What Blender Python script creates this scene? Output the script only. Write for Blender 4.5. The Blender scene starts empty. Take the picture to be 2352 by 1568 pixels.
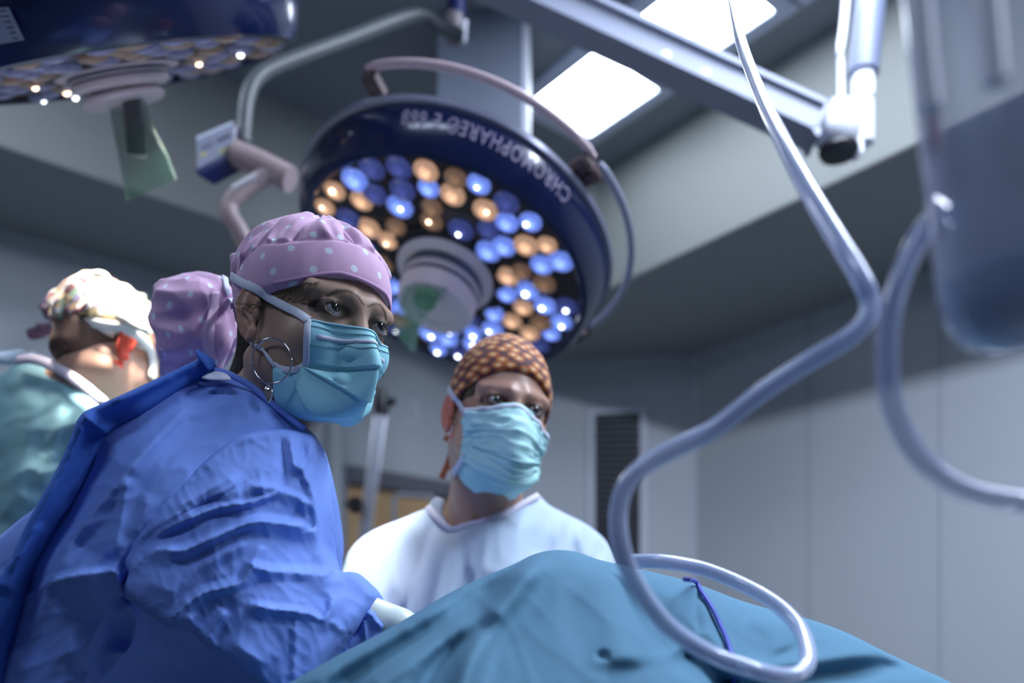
import bpy, bmesh, math, random, time
import numpy as np
from mathutils import Vector, Matrix, noise
from mathutils.bvhtree import BVHTree
from mathutils.geometry import delaunay_2d_cdt
random.seed(7); np.random.seed(7)
C = bpy.context.scene.collection
SC = bpy.context.scene

# ------------------------------------------------------------------ camera, world, exposure
F, CX, HV, CAMZ = 1985.0, 1176.0, 1535.0, 1.05          # focal length in px, centre column, horizon row, eye height
cam_d = bpy.data.cameras.new('camera'); cam = bpy.data.objects.new('camera', cam_d); C.objects.link(cam)
cam.location = (0, 0, CAMZ); cam.rotation_euler = (math.pi/2, 0, 0)
cam_d.sensor_width = 36.0; cam_d.lens = F/2352*36.0; cam_d.shift_y = (HV-784)/2352.0
cam_d.clip_start = 0.05
cam_d.dof.use_dof = True; cam_d.dof.focus_distance = 0.975; cam_d.dof.aperture_fstop = 2.1
SC.camera = cam
SC.view_settings.view_transform = 'Standard'; SC.view_settings.look = 'None'
SC.view_settings.gamma = 1.0; SC.view_settings.exposure = 0.0; SC.view_settings.use_curve_mapping = False
w = bpy.data.worlds.new('world'); SC.world = w; w.use_nodes = True
w.node_tree.nodes['Background'].inputs[0].default_value = (0.36, 0.43, 0.62, 1)
w.node_tree.nodes['Background'].inputs[1].default_value = 0.14
PANEL_EMIT = 9.0
FIELD_SPOT = 150.0

# room frame: a = along the right wall (away), b = along the left wall (away)
A2 = np.array([-0.633, 0.773, 0.0]); B2 = np.array([0.774, 0.634, 0.0])
H1, H2 = CAMZ+1.70, CAMZ+2.244
def area_light(name, loc, aim, size, power, col):
    d = bpy.data.lights.new(name, 'AREA'); d.shape = 'RECTANGLE'; d.size, d.size_y = size; d.energy = power; d.color = col
    o = bpy.data.objects.new(name, d); C.objects.link(o); o.location = loc
    o.rotation_euler = (Vector(aim)-Vector(loc)).to_track_quat('-Z', 'Y').to_euler(); return o
# unseen ceiling light: right and left rows inferred, the two rear rows added fill
def ceil_row(a, b, la, lb, power, col):
    c = A2*a+B2*b; o = area_light('unseen_light_row', (c[0], c[1], H2-.03), (c[0], c[1], 0), (lb, la), power, col)
    x = Vector(B2); y = Vector(A2); zz = x.cross(y); o.rotation_euler = Matrix((x, y, zz)).transposed().to_euler() if zz.z > 0 else Matrix((y, x, y.cross(x))).transposed().to_euler()
    if zz.z <= 0: o.data.size, o.data.size_y = la, lb
    return o
ceil_row(.2, 1.74, 2.6, .20, 115, (0.75, 0.83, 1.0))
ceil_row(-1.7, 1.74, 1.8, .20, 72, (0.75, 0.83, 1.0))  # added fill from behind right, for frontal light on the people
ceil_row(2.35, -.35, .5, 1.3, 24, (0.75, 0.83, 1.0))
area_light('unseen_light_row', (-0.9, -0.4, H2-0.03), (-0.6, 0.9, 1.0), (1.2, 0.5), 26, (0.62, 0.74, 1.0))  # added fill from behind left

# ------------------------------------------------------------------ helpers
def P(u, v, Y): return np.array([(u-CX)/F*Y, Y, CAMZ+(HV-v)/F*Y])
def PX(p):
    p = np.asarray(p, float); y = p[..., 1]
    return np.stack([CX+F*p[..., 0]/y, HV-F*(p[..., 2]-CAMZ)/y], -1)
def lerp(a, b, t): return a+(b-a)*t
def nz(x, y, z): return noise.noise(Vector((x, y, z)))

def mat(name, col, rough=0.6, metal=0.0, bump=None, emit=None, spec=0.5, sheen=0, trans=0, alpha=1, ior=1.45, vary=0.06, vscale=8, sss=0, attr=None, coat=0):
    m = bpy.data.materials.new(name); m.use_nodes = True; n = m.node_tree.nodes; L = m.node_tree.links
    p = n['Principled BSDF']
    p.inputs['Base Color'].default_value = (*col, 1); p.inputs['Roughness'].default_value = rough
    p.inputs['Metallic'].default_value = metal; p.inputs['IOR'].default_value = ior
    p.inputs['Specular IOR Level'].default_value = spec
    p.inputs['Transmission Weight'].default_value = trans; p.inputs['Alpha'].default_value = alpha
    if sheen: p.inputs['Sheen Weight'].default_value = sheen
    if coat: p.inputs['Coat Weight'].default_value = coat
    if sss: p.inputs['Subsurface Weight'].default_value = sss; p.inputs['Subsurface Scale'].default_value = 0.008; p.inputs['Subsurface Radius'].default_value = (1, .35, .2)
    tc = n.new('ShaderNodeTexCoord')
    if vary and not trans:
        nt = n.new('ShaderNodeTexNoise'); nt.inputs['Scale'].default_value = vscale; L.new(tc.outputs['Object'], nt.inputs['Vector'])
        mr = n.new('ShaderNodeMapRange'); mr.inputs['To Min'].default_value = 1-vary; mr.inputs['To Max'].default_value = 1+vary
        L.new(nt.outputs['Fac'], mr.inputs['Value'])
        mx = n.new('ShaderNodeVectorMath'); mx.operation = 'SCALE'; mx.inputs[0].default_value = col
        if attr:
            at = n.new('ShaderNodeAttribute'); at.attribute_name = attr; L.new(at.outputs['Color'], mx.inputs[0])
        L.new(mr.outputs['Result'], mx.inputs['Scale']); L.new(mx.outputs['Vector'], p.inputs['Base Color'])
    if bump:
        sc, st, kind = bump
        if kind == 'weave':
            wv = n.new('ShaderNodeTexWave'); wv.inputs['Scale'].default_value = sc; wv.wave_type = 'BANDS'; wv.bands_direction = 'DIAGONAL'
            wv.inputs['Distortion'].default_value = 0.6
            L.new(tc.outputs['Object'], wv.inputs['Vector']); src = wv.outputs['Fac']
        else:
            wv = n.new('ShaderNodeTexNoise'); wv.inputs['Scale'].default_value = sc; wv.inputs['Detail'].default_value = 4
            L.new(tc.outputs['Object'], wv.inputs['Vector']); src = wv.outputs['Fac']
        b = n.new('ShaderNodeBump'); b.inputs['Strength'].default_value = st; b.inputs['Distance'].default_value = 0.001
        L.new(src, b.inputs['Height']); L.new(b.outputs['Normal'], p.inputs['Normal'])
    if emit:
        p.inputs['Emission Color'].default_value = (*emit[0], 1); p.inputs['Emission Strength'].default_value = emit[1]
    return m

def mesh_obj(name, V, Fc, m, parent=None, smooth=True):
    me = bpy.data.meshes.new(name); me.from_pydata([tuple(map(float, v)) for v in V], [], [tuple(map(int, f)) for f in Fc])
    me.materials.append(m)
    if smooth: me.polygons.foreach_set('use_smooth', [True]*len(me.polygons))
    me.update()
    o = bpy.data.objects.new(name, me); C.objects.link(o)
    if parent: o.parent = parent
    return o
def place(o, loc):
    """shift the origin of a root mesh to loc, leaving geometry in place"""
    loc = Vector(loc); o.data.transform(Matrix.Translation(-loc)); o.location = loc; return o
def root(name, label, cat, loc, group=None, M=None):
    o = bpy.data.objects.new(name, None); C.objects.link(o); o.empty_display_size = 0.05
    if M is not None: o.matrix_world = M
    else: o.location = loc
    o['label'] = label; o['category'] = cat
    if group: o['group'] = group
    return o
def tag(o, label, cat, group=None):
    o['label'] = label; o['category'] = cat
    if group: o['group'] = group
    return o
def parent_world(o):
    M = o.matrix_basis.copy(); p = o.parent; c = o
    while p: M = p.matrix_basis@(c.matrix_parent_inverse@M); c = p; p = p.parent
    return M
def under(parent, o):
    """parent o (built in world space) under parent, keeping it in place"""
    o.parent = parent; o.matrix_parent_inverse = parent_world(parent).inverted(); return o

class MB:
    def __init__(s): s.V = []; s.F = []
    def add(s, V, Fc):
        k = len(s.V); s.V += [tuple(v) for v in V]; s.F += [tuple(i+k for i in f) for f in Fc]; return s
    def box(s, c, ex, ey, ez, bev=0):
        c, ex, ey, ez = map(lambda q: np.array(q, float), (c, ex, ey, ez))
        bm = bmesh.new(); bmesh.ops.create_cube(bm, size=2)
        for v in bm.verts: v.co = Vector(c+ex*v.co.x+ey*v.co.y+ez*v.co.z)
        if bev: bmesh.ops.bevel(bm, geom=list(bm.edges), offset=bev, segments=2, affect='EDGES')
        bm.verts.index_update(); s.add([v.co[:] for v in bm.verts], [[v.index for v in f.verts] for f in bm.faces]); bm.free(); return s
    def tube(s, pts, r, seg=12, caps=True, flat=None, up=None):
        pts = [np.array(p, float) for p in pts]; n = len(pts); V = []; Fc = []
        rr = [r]*n if np.isscalar(r) else list(r)
        T = [pts[min(i+1, n-1)]-pts[max(i-1, 0)] for i in range(n)]; T = [t/(np.linalg.norm(t)+1e-12) for t in T]
        N = np.cross(T[0], [0, 0, 1.0]); 
        if np.linalg.norm(N) < .1: N = np.cross(T[0], [0, 1.0, 0])
        N /= np.linalg.norm(N)
        for i in range(n):
            if up is not None: N = np.cross(T[i], up[i])
            N = N-T[i]*(N@T[i]); N /= np.linalg.norm(N)+1e-12; Bn = np.cross(T[i], N)
            for k in range(seg):
                a = 2*math.pi*k/seg; ca, sa = math.cos(a), math.sin(a)
                if flat: 
                    ca = math.copysign(abs(ca)**.5, ca)*flat; sa = math.copysign(abs(sa)**.5, sa)
                V.append(pts[i]+rr[i]*(ca*N+sa*Bn))
        for i in range(n-1):
            for k in range(seg):
                k2 = (k+1) % seg; Fc.append((i*seg+k, i*seg+k2, (i+1)*seg+k2, (i+1)*seg+k))
        if caps: Fc.append(tuple(range(seg))[::-1]); Fc.append(tuple((n-1)*seg+k for k in range(seg)))
        return s.add(V, Fc)
    def lathe(s, prof, seg=64, M=None, a0=0, a1=2*math.pi):
        full = abs(a1-a0-2*math.pi) < 1e-6; ns = seg if full else seg+1; V = []; Fc = []
        for (r, z) in prof:
            for k in range(ns):
                a = a0+(a1-a0)*k/seg; p = Vector((r*math.cos(a), r*math.sin(a), z)); V.append(tuple(M@p if M else p))
        for i in range(len(prof)-1):
            for k in range(seg):
                k2 = (k+1) % ns; Fc.append((i*ns+k, i*ns+k2, (i+1)*ns+k2, (i+1)*ns+k))
        return s.add(V, Fc)
    def build(s, name, m, parent=None, smooth=True, fix=True):
        o = mesh_obj(name, s.V, s.F, m, parent, smooth)
        if fix:
            bm = bmesh.new(); bm.from_mesh(o.data); bmesh.ops.remove_doubles(bm, verts=bm.verts, dist=1e-6); bmesh.ops.recalc_face_normals(bm, faces=bm.faces); bm.to_mesh(o.data); bm.free()
        if smooth:
            try: o.data.set_sharp_from_angle(angle=math.radians(38))
            except Exception: pass
        return o

def catmull(pts, n=12):
    pts = [np.array(p, float) for p in pts]; q = [2*pts[0]-pts[1]]+pts+[2*pts[-1]-pts[-2]]; out = []
    for i in range(1, len(q)-2):
        for k in range(n):
            t = k/n; a, b, c, d = q[i-1:i+3]
            out.append(.5*((2*b)+(-a+c)*t+(2*a-5*b+4*c-d)*t*t+(-a+3*b-3*c+d)*t**3))
    out.append(pts[-1]); return out

# ------------------------------------------------------------------ implicit surfaces
class Grid:
    def __init__(s, lo, hi, h):
        s.lo = np.array(lo, float); s.h = h; s.n = np.ceil((np.array(hi)-s.lo)/h).astype(int)+1
        s.ax = [s.lo[i]+h*np.arange(s.n[i], dtype=np.float32) for i in range(3)]
        s.f = np.full(s.n, 1.0, np.float32)
    def sl(s, bb):
        r = []
        for i in range(3):
            if bb is None: r.append(slice(0, s.n[i])); continue
            a = int(max(0, math.floor((bb[0][i]-s.lo[i])/s.h))); b = int(min(s.n[i], math.ceil((bb[1][i]-s.lo[i])/s.h)+1)); r.append(slice(a, max(a, b)))
        return tuple(r)
    def xyz(s, q): return (s.ax[0][q[0]][:, None, None], s.ax[1][q[1]][None, :, None], s.ax[2][q[2]][None, None, :])
    def add(s, fn, k=0.0, c=None, R=None, mode='u'):
        bb = None if c is None else (np.array(c)-R, np.array(c)+R)
        q = s.sl(bb)
        if min(t.stop-t.start for t in q) <= 0: return s
        g = fn(*s.xyz(q)); f = s.f[q]
        if mode == 'u': s.f[q] = smin(f, g, k)
        elif mode == 's': s.f[q] = -smin(-f, g, k)
        elif mode == 'i': s.f[q] = -smin(-f, -g, k)
        return s
    def ell(s, c, r, k=0, mode='u', pad=.03): return s.add(lambda X, Y, Z: ell(X, Y, Z, c, r), k, c, max(r)+pad, mode)
    def cap(s, a, b, ra, rb, k=0, mode='u', pad=.03):
        a = np.array(a, float); b = np.array(b, float); m = (a+b)/2; R = np.linalg.norm(b-a)/2+max(ra, rb)+pad
        return s.add(lambda X, Y, Z: capd(X, Y, Z, a, b, ra, rb), k, m, R, mode)
    def mesh(s): return surface_nets(s.f, s.lo, s.h)
def smin(a, b, k):
    if k <= 0: return np.minimum(a, b)
    h = np.maximum(k-np.abs(a-b), 0)/k; return np.minimum(a, b)-h*h*k*.25
def ell(X, Y, Z, c, r):
    x, y, z = (X-c[0]), (Y-c[1]), (Z-c[2])
    k0 = np.sqrt((x/r[0])**2+(y/r[1])**2+(z/r[2])**2); k1 = np.sqrt((x/r[0]**2)**2+(y/r[1]**2)**2+(z/r[2]**2)**2)
    return k0*(k0-1)/(k1+1e-9)
def capd(X, Y, Z, a, b, ra, rb):
    d = b-a; L2 = d@d; px, py, pz = X-a[0], Y-a[1], Z-a[2]
    t = np.clip((px*d[0]+py*d[1]+pz*d[2])/L2, 0, 1)
    return np.sqrt((px-d[0]*t)**2+(py-d[1]*t)**2+(pz-d[2]*t)**2)-(ra+(rb-ra)*t)
def surface_nets(f, lo, h):
    ins = f < 0; nx, ny, nz_ = f.shape
    cnt = np.zeros((nx-1, ny-1, nz_-1), np.int8)
    for dx in (0, 1):
        for dy in (0, 1):
            for dz in (0, 1): cnt += ins[dx:nx-1+dx, dy:ny-1+dy, dz:nz_-1+dz]
    act = np.argwhere((cnt > 0) & (cnt < 8)); idx = -np.ones(cnt.shape, np.int32); idx[tuple(act.T)] = np.arange(len(act))
    acc = np.zeros((len(act), 3)); num = np.zeros(len(act))
    cor = [(a, b, c) for a in (0, 1) for b in (0, 1) for c in (0, 1)]
    for p in cor:
        for ax in range(3):
            if p[ax]: continue
            q = list(p); q[ax] = 1
            fa = f[act[:, 0]+p[0], act[:, 1]+p[1], act[:, 2]+p[2]]; fb = f[act[:, 0]+q[0], act[:, 1]+q[1], act[:, 2]+q[2]]
            m = (fa < 0) != (fb < 0); t = np.where(m, fa/(fa-fb+1e-20), 0)
            pt = np.array(p, float)[None, :].repeat(len(act), 0); pt[:, ax] += t
            acc += pt*m[:, None]; num += m
    V = lo+h*(act+acc/num[:, None])
    Q = []
    for ax in range(3):
        s0 = [slice(None)]*3; s1 = [slice(None)]*3; s0[ax] = slice(0, -1); s1[ax] = slice(1, None)
        e = np.argwhere(ins[tuple(s0)] != ins[tuple(s1)]); o1, o2 = [(1, 2), (2, 0), (0, 1)][ax]
        ok = (e[:, o1] > 0) & (e[:, o2] > 0) & (e[:, o1] < f.shape[o1]-1) & (e[:, o2] < f.shape[o2]-1); e = e[ok]
        def g(d1, d2):
            c = e.copy(); c[:, o1] -= d1; c[:, o2] -= d2; return idx[c[:, 0], c[:, 1], c[:, 2]]
        q = np.stack([g(1, 1), g(0, 1), g(0, 0), g(1, 0)], 1)
        fl = ins[e[:, 0], e[:, 1], e[:, 2]]; q[~fl] = q[~fl][:, ::-1]; Q.append(q)
    Q = np.concatenate(Q); Q = Q[(Q >= 0).all(1)]
    return V, Q
def vnormals(V, Q):
    n = np.cross(V[Q[:, 2]]-V[Q[:, 0]], V[Q[:, 3]]-V[Q[:, 1]]); N = np.zeros_like(V)
    for k in range(4): np.add.at(N, Q[:, k], n)
    return N/(np.linalg.norm(N, axis=1)[:, None]+1e-12)
def relax(V, Q, it=2, lam=.5):
    E = np.concatenate([Q[:, [0, 1]], Q[:, [1, 2]], Q[:, [2, 3]], Q[:, [3, 0]]])
    for _ in range(it):
        S = np.zeros_like(V); n = np.zeros(len(V))
        np.add.at(S, E[:, 0], V[E[:, 1]]); np.add.at(S, E[:, 1], V[E[:, 0]]); np.add.at(n, E[:, 0], 1); np.add.at(n, E[:, 1], 1)
        V = V+lam*(S/np.maximum(n, 1)[:, None]-V)
    return V

# ------------------------------------------------------------------ cloth panels: outline + creases, with volume
def seg_dist(p, pts):
    """distance, side and arc position of points p to a polyline"""
    pts = np.array(pts, float); best = np.full(len(p), 1e9); side = np.zeros(len(p)); pos = np.zeros(len(p))
    L = np.linalg.norm(pts[1:]-pts[:-1], axis=1); tot = L.sum(); acc = 0
    for i in range(len(pts)-1):
        a, d = pts[i], pts[i+1]-pts[i]; t = np.clip(((p-a)@d)/(d@d+1e-9), 0, 1); q = p-a-t[:, None]*d; D = np.linalg.norm(q, axis=1)
        m = D < best; best[m] = D[m]; side[m] = np.sign(d[0]*q[m, 1]-d[1]*q[m, 0]); pos[m] = (acc+t[m]*L[i])/tot; acc += L[i]
    return best, side, pos
def tps(ctrl):
    c = np.array(ctrl, float); X = c[:, :2]/500; n = len(c)
    def U(r2): return np.where(r2 > 1e-12, r2*np.log(r2+1e-12), 0)
    K = U(((X[:, None]-X[None])**2).sum(-1))+np.eye(n)*1e-3; Pm = np.hstack([np.ones((n, 1)), X])
    A = np.block([[K, Pm], [Pm.T, np.zeros((3, 3))]]); s = np.linalg.solve(A, np.concatenate([c[:, 2], [0]*3]))
    def ev(p):
        q = p/500; return U(((q[:, None]-X[None])**2).sum(-1))@s[:n]+s[n]+q@s[n+1:]
    return ev
def resample(pts, step, closed=True):
    out = []; n = len(pts)
    for i in range(n if closed else n-1):
        a, b = np.array(pts[i], float), np.array(pts[(i+1) % n], float); k = max(1, int(round(np.linalg.norm(b-a)/step)))
        for j in range(k): out.append(a+(b-a)*j/k)
    if not closed: out.append(np.array(pts[-1], float))
    return out
def smooth_poly(pts, n=4, closed=True):
    pts = [np.array(p, float) for p in pts]
    if not closed: return catmull(pts, n)
    m = len(pts); out = []
    for i in range(m):
        a, b, c, d = pts[i-1], pts[i], pts[(i+1) % m], pts[(i+2) % m]
        for k in range(n):
            t = k/n; out.append(.5*((2*b)+(-a+c)*t+(2*a-5*b+4*c-d)*t*t+(-a+3*b-3*c+d)*t**3))
    return out
def smooth_(x): x = np.clip(x, 0, 1); return x*x*(3-2*x)
def panel(name, outline, ctrl, creases, m, thick=.12, edge_r=60, edge_d=.03, step=7, parent=None, wr=(.003, 60, 1.0, 0), seed=0, back=True, extra=None, sm=True, soft=(), cgain=1.02):
    """a draped cloth volume: its outline, its distance (ctrl u,v,Y), its creases (pts, height, widthL, widthR)"""
    ol = smooth_poly(outline, 4) if sm else outline
    ol = resample(ol, step); OL = np.array(ol)
    lo, hi = OL.min(0), OL.max(0)
    gx = np.arange(lo[0], hi[0], step); gy = np.arange(lo[1], hi[1], step*.87); G = []
    for j, y in enumerate(gy):
        for x in gx: G.append((x+(step/2 if j % 2 else 0), y))
    G = np.array(G)
    # inside test
    ins = np.zeros(len(G), bool); x0, y0 = OL[:, 0], OL[:, 1]; x1, y1 = np.roll(x0, -1), np.roll(y0, -1)
    for i in range(len(OL)):
        c = ((y0[i] > G[:, 1]) != (y1[i] > G[:, 1])); xx = (x1[i]-x0[i])*(G[:, 1]-y0[i])/(y1[i]-y0[i]+1e-12)+x0[i]; ins ^= c & (G[:, 0] < xx)
    G = G[ins]
    D = seg_dist(G, np.vstack([OL, OL[:1]]))[0]; G = G[D > step*.55]
    pts = [Vector(p) for p in ol]; n0 = len(pts); edges = [(i, (i+1) % n0) for i in range(n0)]
    cpts = []
    for cr in creases:
        if cr[1] == 0: continue
        c = resample(smooth_poly(cr[0], 3, False), step, False)
        cpts.append(np.array(c))
    if cpts:
        allc = np.vstack(cpts); keep = np.ones(len(G), bool)
        for i in range(0, len(G), 4000):
            d = np.sqrt(((G[i:i+4000, None]-allc[None])**2).sum(-1)).min(1); keep[i:i+4000] = d > step*.6
        G = G[keep]
        for c in cpts:
            # keep crease points inside the outline
            k = len(pts); ok = []
            for q in c:
                dd = np.sqrt(((OL-q)**2).sum(1)).min(); cin = False
                for i in range(len(OL)):
                    if ((y0[i] > q[1]) != (y1[i] > q[1])) and q[0] < (x1[i]-x0[i])*(q[1]-y0[i])/(y1[i]-y0[i]+1e-12)+x0[i]: cin = not cin
                ok.append(cin and dd > step*.5)
            prev = None
            for q, o_ in zip(c, ok):
                if o_: 
                    pts.append(Vector(q)); 
                    if prev is not None: edges.append((prev, len(pts)-1))
                    prev = len(pts)-1
                else: prev = None
    pts += [Vector(p) for p in G]
    vo, _, fo, ov, _, _ = delaunay_2d_cdt(pts, edges, [list(range(n0))], 1, 1e-4)
    p = np.array([v[:] for v in vo]); faces = [tuple(f) for f in fo]
    dO = seg_dist(p, np.vstack([OL, OL[:1]]))[0]
    Yb = tps(ctrl)(p); s = 1-np.minimum(dO/edge_r, 1); Yf = Yb+edge_d*(1-np.sqrt(np.maximum(1-s*s, 0)))
    tap = np.clip(dO/(step*3), 0, 1)
    disp = np.zeros(len(p))
    for cr in creases:
        c, h, wl, wr_ = cr[:4]; fade = cr[4] if len(cr) > 4 else .18
        c = smooth_poly(c, 3, False); d, sd, pos = seg_dist(p, np.array(c))
        wd = np.where(sd < 0, wl, wr_); e = np.clip(pos/fade, 0, 1)*np.clip((1-pos)/fade, 0, 1) if fade > 0 else 1
        disp += cgain*h*(1 if h > 0 else .65)*np.maximum(0, 1-d/(wd*1.9))**1.25*(e if fade > 0 else 1)
    for (c, h, wd) in soft:      # broad rounded swells and hollows
        d, sd, pos = seg_dist(p, np.array(smooth_poly(c, 3, False))); disp += 1.35*h*np.exp(-(d/wd)**2)*smooth_(pos/.22)*smooth_((1.02-pos)/.15)
    amp, sc, ax_, rot = wr
    cr_, sr_ = math.cos(rot), math.sin(rot)
    for i in range(len(p)):
        x = (p[i, 0]*cr_+p[i, 1]*sr_)/sc; y = (-p[i, 0]*sr_+p[i, 1]*cr_)/(sc*ax_)
        q = nz(x, y, seed); r = 1-abs(nz(x*1.7+9, y*1.7, seed+5))*2
        disp[i] += amp*(q+.5*r*r)+amp*.13*(1-2.2*abs(nz(x*2.2+7, y*3.0, seed+2)))
    Yf = Yf-disp*(.35+.65*tap)
    if extra is not None: Yf = Yf+extra(p)
    V = [P(a, b, y) for (a, b), y in zip(p, Yf)]; Fc = list(faces)
    if back:
        # back half: same outline carried back with a rounded section, outline vertices shared
        onb = dO < 1e-3; prof = np.sqrt(np.clip(1-(1-np.clip(dO/(edge_r*2.2), 0, 1))**2, 0, 1))
        Ym = Yb+edge_d; k = {}; nV = []
        for i in range(len(p)):
            if onb[i]: k[i] = i
            else:
                k[i] = len(V)+len(nV); yy = Ym[i]+thick*prof[i]
                nV.append(P(p[i, 0], p[i, 1], 1)*0+np.array([V[i][0]*1.0, yy, V[i][2]]))
        V += nV; Fc += [tuple(k[i] for i in f)[::-1] for f in faces]
    o = mesh_obj(name, V, Fc, m, None)
    bm = bmesh.new(); bm.from_mesh(o.data); bmesh.ops.recalc_face_normals(bm, faces=bm.faces); bm.to_mesh(o.data); bm.free()
    if parent: under(parent, o)
    return o

# ------------------------------------------------------------------ materials
M_wall = mat('wall_panel_paint', (.45, .49, .535), .55, vary=.03, vscale=1.5)
M_band = mat('ceiling_paint', (.31, .33, .33), .7, vary=.03, vscale=2)
M_riser = mat('riser_paint', (.29, .31, .30), .65, vary=.03, vscale=2)
M_ceil = mat('ceiling_upper_paint', (.27, .295, .33), .7, vary=.03, vscale=2)
M_frame = mat('luminaire_frame', (.62, .68, .82), .4, vary=.02)
M_panel = mat('light_diffuser', (.9, .9, .9), .5, emit=((.80, .90, 1.0), PANEL_EMIT))
M_seam = mat('panel_seam', (.34, .38, .44), .6)
M_vent = mat('vent_dark_metal', (.02, .023, .03), .45, .3)
M_vslat = mat('vent_slat_metal', (.045, .052, .07), .45, .3)
M_whitetrim = mat('white_trim', (.58, .62, .70), .5)
M_hdr = mat('door_header_grey', (.12, .12, .15), .5)
M_door = mat('door_wood_laminate', (.50, .32, .16), .5, vary=.12, vscale=3)
M_steel = mat('steel', (.55, .58, .64), .32, .85)
M_lightsteel = mat('coated_steel', (.26, .28, .34), .35, .2)
M_arm = mat('arm_paint', (.27, .30, .38), .42, vary=.03)
M_armw = mat('arm_white_plastic', (.78, .81, .90), .4, vary=.02)
M_black = mat('black_plastic', (.012, .013, .018), .45)
M_navy = mat('navy_lamp_shell', (.006, .014, .065), .22, coat=.4, vary=.1)
M_navy2 = mat('navy_lamp_trim', (.012, .02, .10), .3)
M_grayring = mat('lamp_grey_rim', (.30, .32, .42), .3, .2)
M_pink = mat('lamp_handle_rail', (.52, .40, .44), .4)
M_lens_bg = mat('lamp_face_smoked', (.035, .028, .028), .18, vary=.3, vscale=30, coat=.5)
M_hub = mat('lamp_hub_ivory', (.84, .74, .78), .4)
M_hubd = mat('lamp_hub_groove', (.10, .13, .18), .4)
M_mount = mat('rail_mount_brown', (.10, .07, .075), .5)
M_text = mat('lamp_lettering', (.30, .27, .40), .5)
M_label = mat('label_grey', (.25, .28, .38), .5)
M_labeltx = mat('label_print', (.06, .07, .11), .5)
M_yellow = mat('label_yellow', (.45, .45, .15), .5)
M_bag = mat('clear_green_film', (.15, .31, .23), .5, trans=.0, alpha=.42, spec=.3)
M_greenh = mat('green_sterile_handle', (.12, .30, .12), .4)
M_hgrey = mat('handle_grey', (.05, .065, .08), .4)

def led_mat(name, col, base, core):
    m = bpy.data.materials.new(name); m.use_nodes = True; n = m.node_tree.nodes; L = m.node_tree.links; p = n['Principled BSDF']
    p.inputs['Base Color'].default_value = (*[c*.5 for c in col], 1); p.inputs['Roughness'].default_value = .2
    tc = n.new('ShaderNodeTexCoord'); ln = n.new('ShaderNodeVectorMath'); ln.operation = 'LENGTH'; L.new(tc.outputs['Object'], ln.inputs[0])
    mr = n.new('ShaderNodeMapRange'); mr.inputs['From Min'].default_value = .004; mr.inputs['From Max'].default_value = .021
    mr.inputs['To Min'].default_value = core; mr.inputs['To Max'].default_value = base*.45; mr.interpolation_type = 'SMOOTHSTEP'
    L.new(ln.outputs['Value'], mr.inputs['Value']); vo = n.new('ShaderNodeTexVoronoi'); vo.inputs['Scale'].default_value = 160; L.new(tc.outputs['Object'], vo.inputs['Vector'])
    mu = n.new('ShaderNodeMath'); mu.operation = 'MULTIPLY'; ad = n.new('ShaderNodeMath'); ad.operation = 'ADD'; ad.inputs[1].default_value = .55
    L.new(vo.outputs['Distance'], ad.inputs[0]); L.new(ad.outputs[0], mu.inputs[0]); L.new(mr.outputs['Result'], mu.inputs[1])
    L.new(mu.outputs[0], p.inputs['Emission Strength']); p.inputs['Emission Color'].default_value = (*col, 1)
    return m
M_ledb = led_mat('led_blue', (.20, .32, 1.0), 1.3, 2.2)
M_ledb2 = led_mat('led_blue_dim', (.13, .17, .60), .26, .4)
M_ledw = led_mat('led_warm', (.90, .52, .32), .8, 1.5)
M_ledw2 = led_mat('led_warm_dim', (.50, .28, .16), .3, .5)
M_ledb3 = led_mat('led_blue_off', (.26, .29, .55), .16, .30)
M_ledw3 = led_mat('led_warm_off', (.42, .32, .27), .13, .22)
M_bulbw = mat('led_core_white', (1, 1, 1), .4, emit=((.85, .92, 1), 7))
M_bulbo = mat('led_core_warm', (1, .9, .8), .4, emit=((1, .72, .50), 6))

# ------------------------------------------------------------------ room
def quad(name, a, b, c, d, m, kind='structure', parent=None, thick=None):
    """wall slab with real thickness, behind the given face"""
    a, b, c, d = [np.array(q, float) for q in (a, b, c, d)]; n = np.cross(b-a, d-a); n /= np.linalg.norm(n); t = thick or .06
    V = [a, b, c, d, a-n*t, b-n*t, c-n*t, d-n*t]; Fc = [(0, 1, 2, 3), (7, 6, 5, 4), (0, 4, 5, 1), (1, 5, 6, 2), (2, 6, 7, 3), (3, 7, 4, 0)]
    o = mesh_obj(name, V, Fc, m, parent, False)
    if kind: o['kind'] = kind
    return o
C1 = np.array([.99, 4.67, 0]); C2 = np.array([-.18, 4.80, 0])      # chamfered corner of the room
def z(p, h): return np.array([p[0], p[1], h])
R_end = C1-A2*6.5; L_end = C2-B2*6.5
quad('wall_right', z(C1, 0), z(R_end, 0), z(R_end, H1+.02), z(C1, H1+.02), M_wall)
quad('wall_back', z(C2, 0), z(C1, 0), z(C1, H1+.02), z(C2, H1+.02), M_wall)
quad('wall_left', z(L_end, 0), z(C2, 0), z(C2, H1+.02), z(L_end, H1+.02), M_wall)
fc = [C1, R_end, R_end-B2*6.5, L_end-A2*6, L_end, C2]
def slab(name, loop, zz, t, m):
    n = len(loop); V = [z(p, zz) for p in loop]+[z(p, zz+t) for p in loop]; Fc = [tuple(range(n)), tuple(range(n, 2*n))[::-1]]+[(i, i+n, (i+1) % n+n, (i+1) % n) for i in range(n)]
    o = mesh_obj(name, V, Fc, m, None, False); o['kind'] = 'structure'; return o
slab('floor', fc, 0, -.1, mat('floor_vinyl', (.07, .085, .10), .4))
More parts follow.
